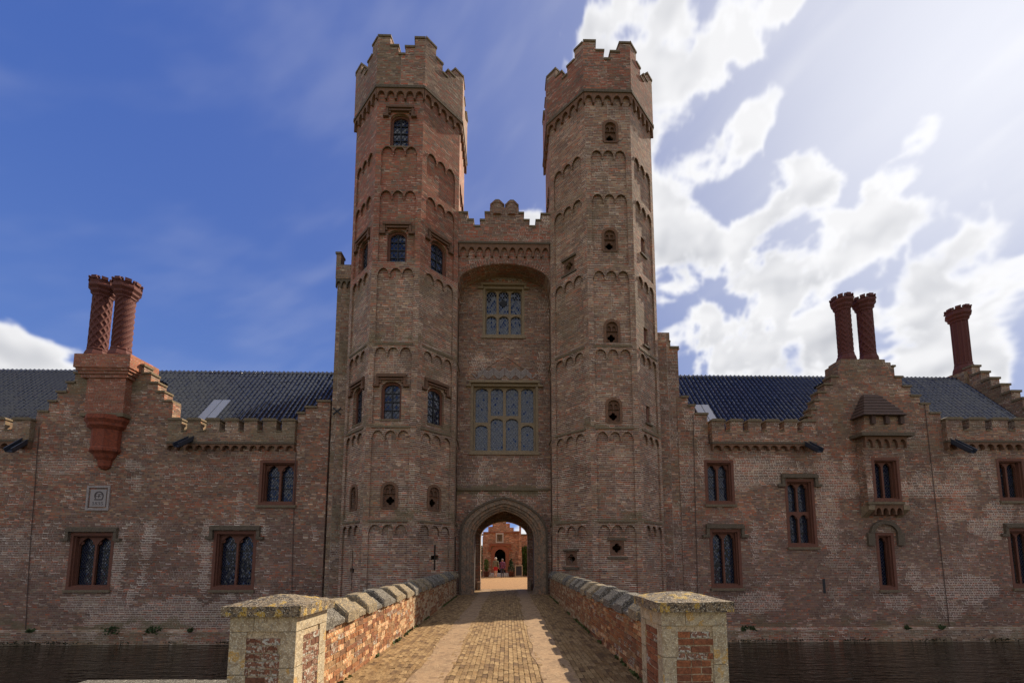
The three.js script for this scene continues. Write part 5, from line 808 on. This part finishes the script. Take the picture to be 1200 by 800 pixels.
// ---------------------------------------------------------------- courtyard seen through the arch
M.step = std(stone({ seed: 55, base: [206, 200, 188], layers: [[[180, 172, 158], 0.4, 0.25]], rough: 10, size: 128 }));
const ZC = -23, Cp = (px, py, z = ZC) => onZ(px, py, z);
{ const t = thing('courtyard_porch', 'orange brick porch with stepped gable and dark arched doorway across the courtyard', 'building');
  const [gx] = Cp(588, 612), st = [[582, 612], [582, 612]], dx0 = Cp(579.5, 676)[0], dx1 = Cp(592.5, 676)[0], dh = Cp(586, 643)[1], c = (dx0 + dx1) / 2;
  const Y = (py) => Cp(590, py)[1], X = (px) => Cp(px, 640)[0];
  const outline = [[X(566), -0.1], [X(609), -0.1], [X(609), Y(622)], [X(602), Y(622)], [X(602), Y(618)], [X(597.5), Y(618)], [X(597.5), Y(613)], [X(593), Y(613)], [X(593), Y(607)], [X(583), Y(607)], [X(583), Y(612)], [X(577), Y(612)], [X(577), Y(617)], [X(572), Y(617)], [X(572), Y(623)], [X(566), Y(623)]];
  mesh('wall', slab(outline, 0.5, [arched(dx0, 0.05, dx1, dh, 0.55, 0.4)], ZC), M.court, t);
  mesh('hall_interior', [box(dx0 - 1.2, 0, ZC - 9, dx0 - 1.0, 3.6, ZC - 0.5), box(dx1 + 1.0, 0, ZC - 9, dx1 + 1.2, 3.6, ZC - 0.5), box(dx0 - 1.2, 3.6, ZC - 9, dx1 + 1.2, 3.8, ZC - 0.5), box(dx0 - 1.2, 0, ZC - 9.2, dx1 + 1.2, 3.8, ZC - 9), box(dx0 - 1.0, 0, ZC - 9, dx1 + 1.0, 0.02, ZC - 0.5)], plain(150, 132, 110, 0.9), t);
  mesh('door_surround', slab(arched(dx0 - 0.32, 0.02, dx1 + 0.32, dh + 0.35, 0.6, 0.3), 0.2, [arched(dx0 + 0.01, 0.05, dx1 - 0.01, dh - 0.02, 0.55, 0.4)], ZC + 0.1), M.courtTrim, t);
  mesh('hood_mould', label(dx0 - 0.5, dx1 + 0.5, dh + 0.3, 0.35, ZC, 0.14, 0.15), M.courtTrim, t);
  mesh('buttress', [box(X(607.5), 0, ZC, X(611.5), Y(648), ZC + 0.6), box(X(608), Y(648), ZC, X(611), Y(628), ZC + 0.45), box(X(608.4), Y(628), ZC + 0.05, X(610.6), Y(600), ZC + 0.3)], M.court, t);
  mesh('string_course', box(X(566), Y(624.5), ZC, X(609), Y(623.4), ZC + 0.1), M.courtTrim, t);
  const pl = part('plaque', t); mesh('frame', slab(rect(X(581), Y(636), X(590), Y(624.5)), 0.12, [rect(X(582.2), Y(634.6), X(588.8), Y(625.9))], ZC + 0.1), M.step, pl); mesh('panel', box(X(582), Y(635), ZC, X(589), Y(625.5), ZC + 0.03), M.limestone, pl); mesh('shield', slab([[X(583.6), Y(627)], [X(587.4), Y(627)], [X(587.4), Y(631)], [X(585.5), Y(633.8)], [X(583.6), Y(631)]].reverse(), 0.05, [], ZC + 0.07), M.hood, pl);
  mesh('doorstep', [box(dx0 - 0.35, -0.05, ZC + 0.05, dx1 + 0.35, 0.3, ZC + 1.0), box(dx0 - 0.5, -0.05, ZC + 1.0, dx1 + 0.5, 0.15, ZC + 1.4)], M.step, t);
}
{ const t = thing('courtyard_range', 'lower orange brick range behind the porch across the courtyard', 'building'), a = -25, b = 25, z = ZC - 1.6; const dm = Cp(586, 660)[0]; mesh('wall', [box(a, -0.1, z - 0.5, dm - 2.0, Cp(592, 627, z)[1], z), box(dm + 2.0, -0.1, z - 0.5, b, Cp(592, 627, z)[1], z)], M.court, t, 0.3); mesh('coping', box(a, Cp(592, 627, z)[1], z - 0.6, b, Cp(592, 627, z)[1] + 0.12, z + 0.1), M.coping, t); }
// greenery: leaf-sized faces in clumps
const leaf = (() => { const g = new THREE.BufferGeometry(); g.setAttribute('position', new THREE.Float32BufferAttribute([0, 0, 0, 0.5, 0.5, 0.08, 0, 1, 0, 0, 0, 0, 0, 1, 0, -0.5, 0.5, 0.08], 3)); g.computeVertexNormals(); g.setAttribute('uv', new THREE.Float32BufferAttribute(new Float32Array(12), 2)); return g; })();
function leaves(name, parent, n, r, where, size, col) {
  const o = new THREE.InstancedMesh(leaf, plain(255, 255, 255, 0.8, { side: THREE.DoubleSide }), n), d = new THREE.Object3D(), c = new THREE.Color();
  for (let i = 0; i < n; i++) { const p = where(r); d.position.set(...p); d.rotation.set((r() - 0.5) * 2.6, r() * 6.3, (r() - 0.5) * 2); const s = size * (0.6 + 0.8 * r()); d.scale.set(s * 0.6, s, s); d.updateMatrix(); o.setMatrixAt(i, d.matrix); const v = 0.7 + 0.6 * r(); o.setColorAt(i, c.copy(rgb(...col)).multiplyScalar(v)); }
  o.name = name; o.userData.kind = 'stuff'; parent.add(o); return o;
}
for (const [a, b, y0, lab, sd] of [[556, 574.5, 638, 'dark green climber on the courtyard wall behind the thin potted plant', 1], [610.5, 630, 640, 'dark green climber on the courtyard wall behind the blackboard', 2]]) {
  const t = thing('wall_climber', lab, 'climber', 'climbers on the courtyard wall'), x0 = Cp(a, 660)[0], x1 = Cp(b, 660)[0], h = Cp(590, y0)[1], r = rng(900 + sd);
  mesh('stem', [0.2, 0.5, 0.8].map((f) => { const k = new THREE.CylinderGeometry(0.03, 0.05, h * 0.8, 5); k.translate(mix(x0, x1, f), h * 0.4, ZC - 1.4); return k; }), M.oak, t);
  leaves('foliage', t, 1500, r, (q) => { const u = q(), v = Math.pow(q(), 0.8), top = h * (0.86 + 0.2 * fbm2(u * 5 + sd * 9, 2, 2)); return [mix(x0, x1, u), v * top, ZC - 1.55 + 0.45 * q() * (1.1 - v * 0.4)]; }, 0.22, [88, 116, 48]);
}
function pot(name, x, z, h, lab, kind) {
  const t = thing(name, lab, 'plant'); t.position.set(x, 0, z);
  const k = soup(new THREE.LatheGeometry([[0.02, 0], [0.2, 0], [0.27, 0.42], [0.31, 0.42], [0.31, 0.5], [0.25, 0.5], [0.24, 0.44], [0.02, 0.43]].map(([a, b]) => new THREE.Vector2(a, b)), 16)); mesh('pot', k, M.terracotta, t);
  const r = rng(x * 100 | 0); mesh('stem', (() => { const c = new THREE.CylinderGeometry(0.025, 0.035, h * 0.7, 6); c.translate(0, 0.4 + h * 0.35, 0); return c; })(), M.oak, t);
  leaves('foliage', t, 500, r, (q) => { const v = q(), a = q() * 6.3, w = kind === 'cone' ? 0.36 * (1 - v) + 0.04 : 0.1 + 0.14 * Math.sin(v * 3) , d = w * Math.sqrt(q()); return [Math.cos(a) * d, 0.45 + v * h, Math.sin(a) * d]; }, 0.12, kind === 'cone' ? [48, 72, 34] : [88, 112, 52]);
}
const spot = (px, py) => { const d = ray(px, py), t = (0 - EYE.y) / d.y; return [EYE.x + t * d.x, EYE.z + t * d.z]; };
pot('potted_plant', Cp(570, 660, -21.6)[0], -21.6, 1.1, 'slender pale green plant in a terracotta pot beside the doorway', 'thin');
pot('potted_tree', Cp(599, 660, -21.6)[0], -21.6, 1.15, 'clipped dark green cone in a terracotta pot beside the blackboard', 'cone');
{ const t = thing('blackboard', 'framed blackboard standing on the gravel by the porch buttress', 'sign'), x = Cp(608, 660, -21.3)[0], z = -21.3, w = 0.34, h = 1.06; t.position.set(x, 0, z);
  const pale = plain(176, 158, 130, 0.8); for (const s of [1, -1]) { mesh('frame', move(slab(rect(-w, 0, w, h), 0.05, [rect(-w + 0.07, 0.12, w - 0.07, h - 0.07)], 0.025), 0, 0, s * 0.16, 0, -s * 0.14), pale, t); mesh('panel', move(box(-w + 0.05, 0.1, -0.012, w - 0.05, h - 0.05, 0.012), 0, 0, s * 0.16, 0, -s * 0.14), plain(44, 42, 46, 0.7), t); } }
// two visitors walking to the porch
function person(px, z, height, turn, label, cols, stride) {
  const h = height, J = (x, y, zz) => [x * h, y * h, zz * h], s = stride, bones = [
    [J(0, 0.53, 0), J(0, 0.66, -0.01), 0.078, 0.075], [J(0, 0.66, -0.01), J(0, 0.78, -0.005), 0.08, 0.075], [J(-0.085, 0.8, 0), J(0.085, 0.8, 0), 0.042, 0.042], [J(0, 0.82, 0), J(0, 0.88, 0.005), 0.032, 0.03], [J(0, 0.915, 0.005), J(0, 0.945, 0.01), 0.052, 0.056], [J(0, 0.92, 0.055), J(0, 0.905, 0.06), 0.012, 0.012],
    ...[-1, 1].flatMap((k) => { const f = k * s; return [[J(k * 0.05, 0.52, 0), J(k * 0.052, 0.28, 0.06 * f), 0.056, 0.038], [J(k * 0.052, 0.28, 0.06 * f), J(k * 0.052, 0.045, 0.05 * f - (f < 0 ? 0.05 : 0)), 0.037, 0.022], [J(k * 0.052, 0.025, 0.045 * f - (f < 0 ? 0.055 : 0)), J(k * 0.058, 0.018, 0.045 * f + 0.075 - (f < 0 ? 0.055 : 0)), 0.024, 0.018],
      [J(k * 0.11, 0.8, 0), J(k * 0.135, 0.64, -0.03 * f), 0.032, 0.026], [J(k * 0.135, 0.64, -0.03 * f), J(k * 0.14, 0.5, 0.02 - 0.03 * f), 0.025, 0.018], [J(k * 0.14, 0.5, 0.02 - 0.03 * f), J(k * 0.137, 0.455, 0.03 - 0.03 * f), 0.02, 0.014], ...[0, 1, 2, 3].map((q) => [J(k * 0.14, 0.46, 0.012 + q * 0.011 - 0.03 * f), J(k * 0.134, 0.42 + Math.abs(q - 1.5) * 0.004, 0.016 + q * 0.011 - 0.03 * f), 0.0062, 0.0052]), [J(k * 0.136, 0.475, 0.04 - 0.03 * f), J(k * 0.128, 0.445, 0.052 - 0.03 * f), 0.0066, 0.0056]]; })];
  const N = 80, size = h * 1.06, mc = new MarchingCubes(N, new THREE.MeshStandardMaterial(), false, false, 120000); mc.isolation = 0;
  for (let k = 0; k < N; k++) for (let j = 0; j < N; j++) for (let i = 0; i < N; i++) {
    const x = (i / N * 2 - 1) * size / 2, y = (j / N * 2 - 1) * size / 2 + size / 2 - 0.02, zz = (k / N * 2 - 1) * size / 2; let d = 9;
    if (Math.abs(x) < 0.2 * h && Math.abs(zz) < 0.2 * h) for (const [a, b, ra, rb] of bones) { const bx = b[0] - a[0], by = b[1] - a[1], bz = b[2] - a[2], t = clamp(((x - a[0]) * bx + (y - a[1]) * by + (zz - a[2]) * bz) / (bx * bx + by * by + bz * bz)), e = Math.hypot(x - a[0] - t * bx, y - a[1] - t * by, (zz - a[2] - t * bz) * (ra > 0.07 ? 1.35 : 1)) - mix(ra, rb, t) * h, kk = 0.02 * h, m = clamp(0.5 + 0.5 * (d - e) / kk); d = mix(d, e, m) - kk * m * (1 - m); }
    mc.field[i + j * N + k * N * N] = -d;
  }
  mc.update();
  const p = mc.positionArray.slice(0, mc.count * 3), nn = mc.normalArray.slice(0, mc.count * 3), col = new Float32Array(mc.count * 3);
  for (let i = 0; i < mc.count; i++) { const x = p[3 * i] * size / 2, y = p[3 * i + 1] * size / 2 + size / 2 - 0.02, zz = p[3 * i + 2] * size / 2; p[3 * i] = x; p[3 * i + 1] = y; p[3 * i + 2] = zz; const v = y / h, arm = Math.abs(x) > 0.1 * h && v < 0.66; const c = v > 0.85 ? cols.skin : arm ? (v < 0.49 ? cols.skin : cols.top) : v > cols.hem ? cols.top : v > cols.knee ? cols.legs : v > 0.04 ? cols.shin : cols.shoe; const q = rgb(...c); col[3 * i] = q.r; col[3 * i + 1] = q.g; col[3 * i + 2] = q.b; }
  const g = new THREE.BufferGeometry(); g.setAttribute('position', new THREE.BufferAttribute(p, 3)); g.setAttribute('normal', new THREE.BufferAttribute(nn, 3)); g.setAttribute('color', new THREE.BufferAttribute(col, 3));
  const t = thing('person', label, 'person'), b = new THREE.Mesh(g, new THREE.MeshStandardMaterial({ vertexColors: true, roughness: 0.85 })); b.name = 'body'; t.add(b);
  const hair = new THREE.SphereGeometry(0.064 * h, 16, 10, 0, Math.PI * 2, 0, Math.PI * 0.62); hair.rotateX(-0.35); hair.translate(0, 0.945 * h, -0.006 * h); const hm = new THREE.Mesh(hair, plain(...cols.hair, 0.9)); hm.name = 'hair'; t.add(hm);
  if (cols.bag) { const bg = new THREE.SphereGeometry(0.1 * h, 12, 10); bg.scale(0.85, 1.15, 0.5); bg.translate(0, 0.7 * h, -0.1 * h); const bm = new THREE.Mesh(bg, plain(...cols.bag, 0.9)); bm.name = 'rucksack'; t.add(bm); }
  const [x] = onZ(px, 660, z); t.position.set(x, 0, z); t.rotation.y = turn;
}
person(580.8, -20.2, 1.76, Math.PI - 0.15, 'person in a grey-green jacket and red shorts walking to the porch', { skin: [186, 140, 112], top: [120, 116, 92], hem: 0.54, legs: [178, 40, 42], knee: 0.34, shin: [186, 140, 112], shoe: [70, 60, 56], hair: [196, 190, 176] }, 0.8);
person(588.6, -19.6, 1.64, Math.PI + 0.1, 'person in a plum jacket and dark trousers walking beside the red shorts', { skin: [186, 140, 112], top: [112, 62, 92], hem: 0.5, legs: [48, 46, 62], knee: 0.3, shin: [48, 46, 62], shoe: [50, 44, 44], hair: [120, 104, 96] }, -0.7);
// ferns on the plinth ledge
{ const t = thing('fern_tufts', 'small ferns and weeds rooted along the plinth ledge above the water', 'fern', null, 'stuff'), r = rng(77), at = [[130, 0.35], [137, 0.3], [185, 0.32], [178, 0.25], [225, 0.15], [880, 0.18], [870, 0.2], [1060, 0.1], [1100, 0.1], [40, 0.12], [330, 0.12]];
  leaves('foliage', t, 420, r, (q) => { const [px, s] = at[(q() * at.length) | 0], p = Wp(px, 738); return [p[0] + (q() - 0.5) * 1.6 * s, -1.5 + (q() - 0.6) * s * 0.9, ZW + 0.1 + q() * 0.12]; }, 0.13, [62, 78, 40]);
  leaves('waterline_moss', t, 1500, r, (q) => { for (;;) { const x = q() < 0.5 ? -9 - q() * 17 : 9 + q() * 18; if (fbm2(x * 1.7, 8, 3) + 0.25 * q() > 0.58) return [x, WATER + 0.01 + q() * q() * 0.13, ZW + 0.16 + q() * 0.03]; } }, 0.07, [50, 52, 32]); }

scene.traverse((o) => { if (o.isMesh) { o.castShadow = true; o.receiveShadow = true; } });
renderer.render(scene, camera);
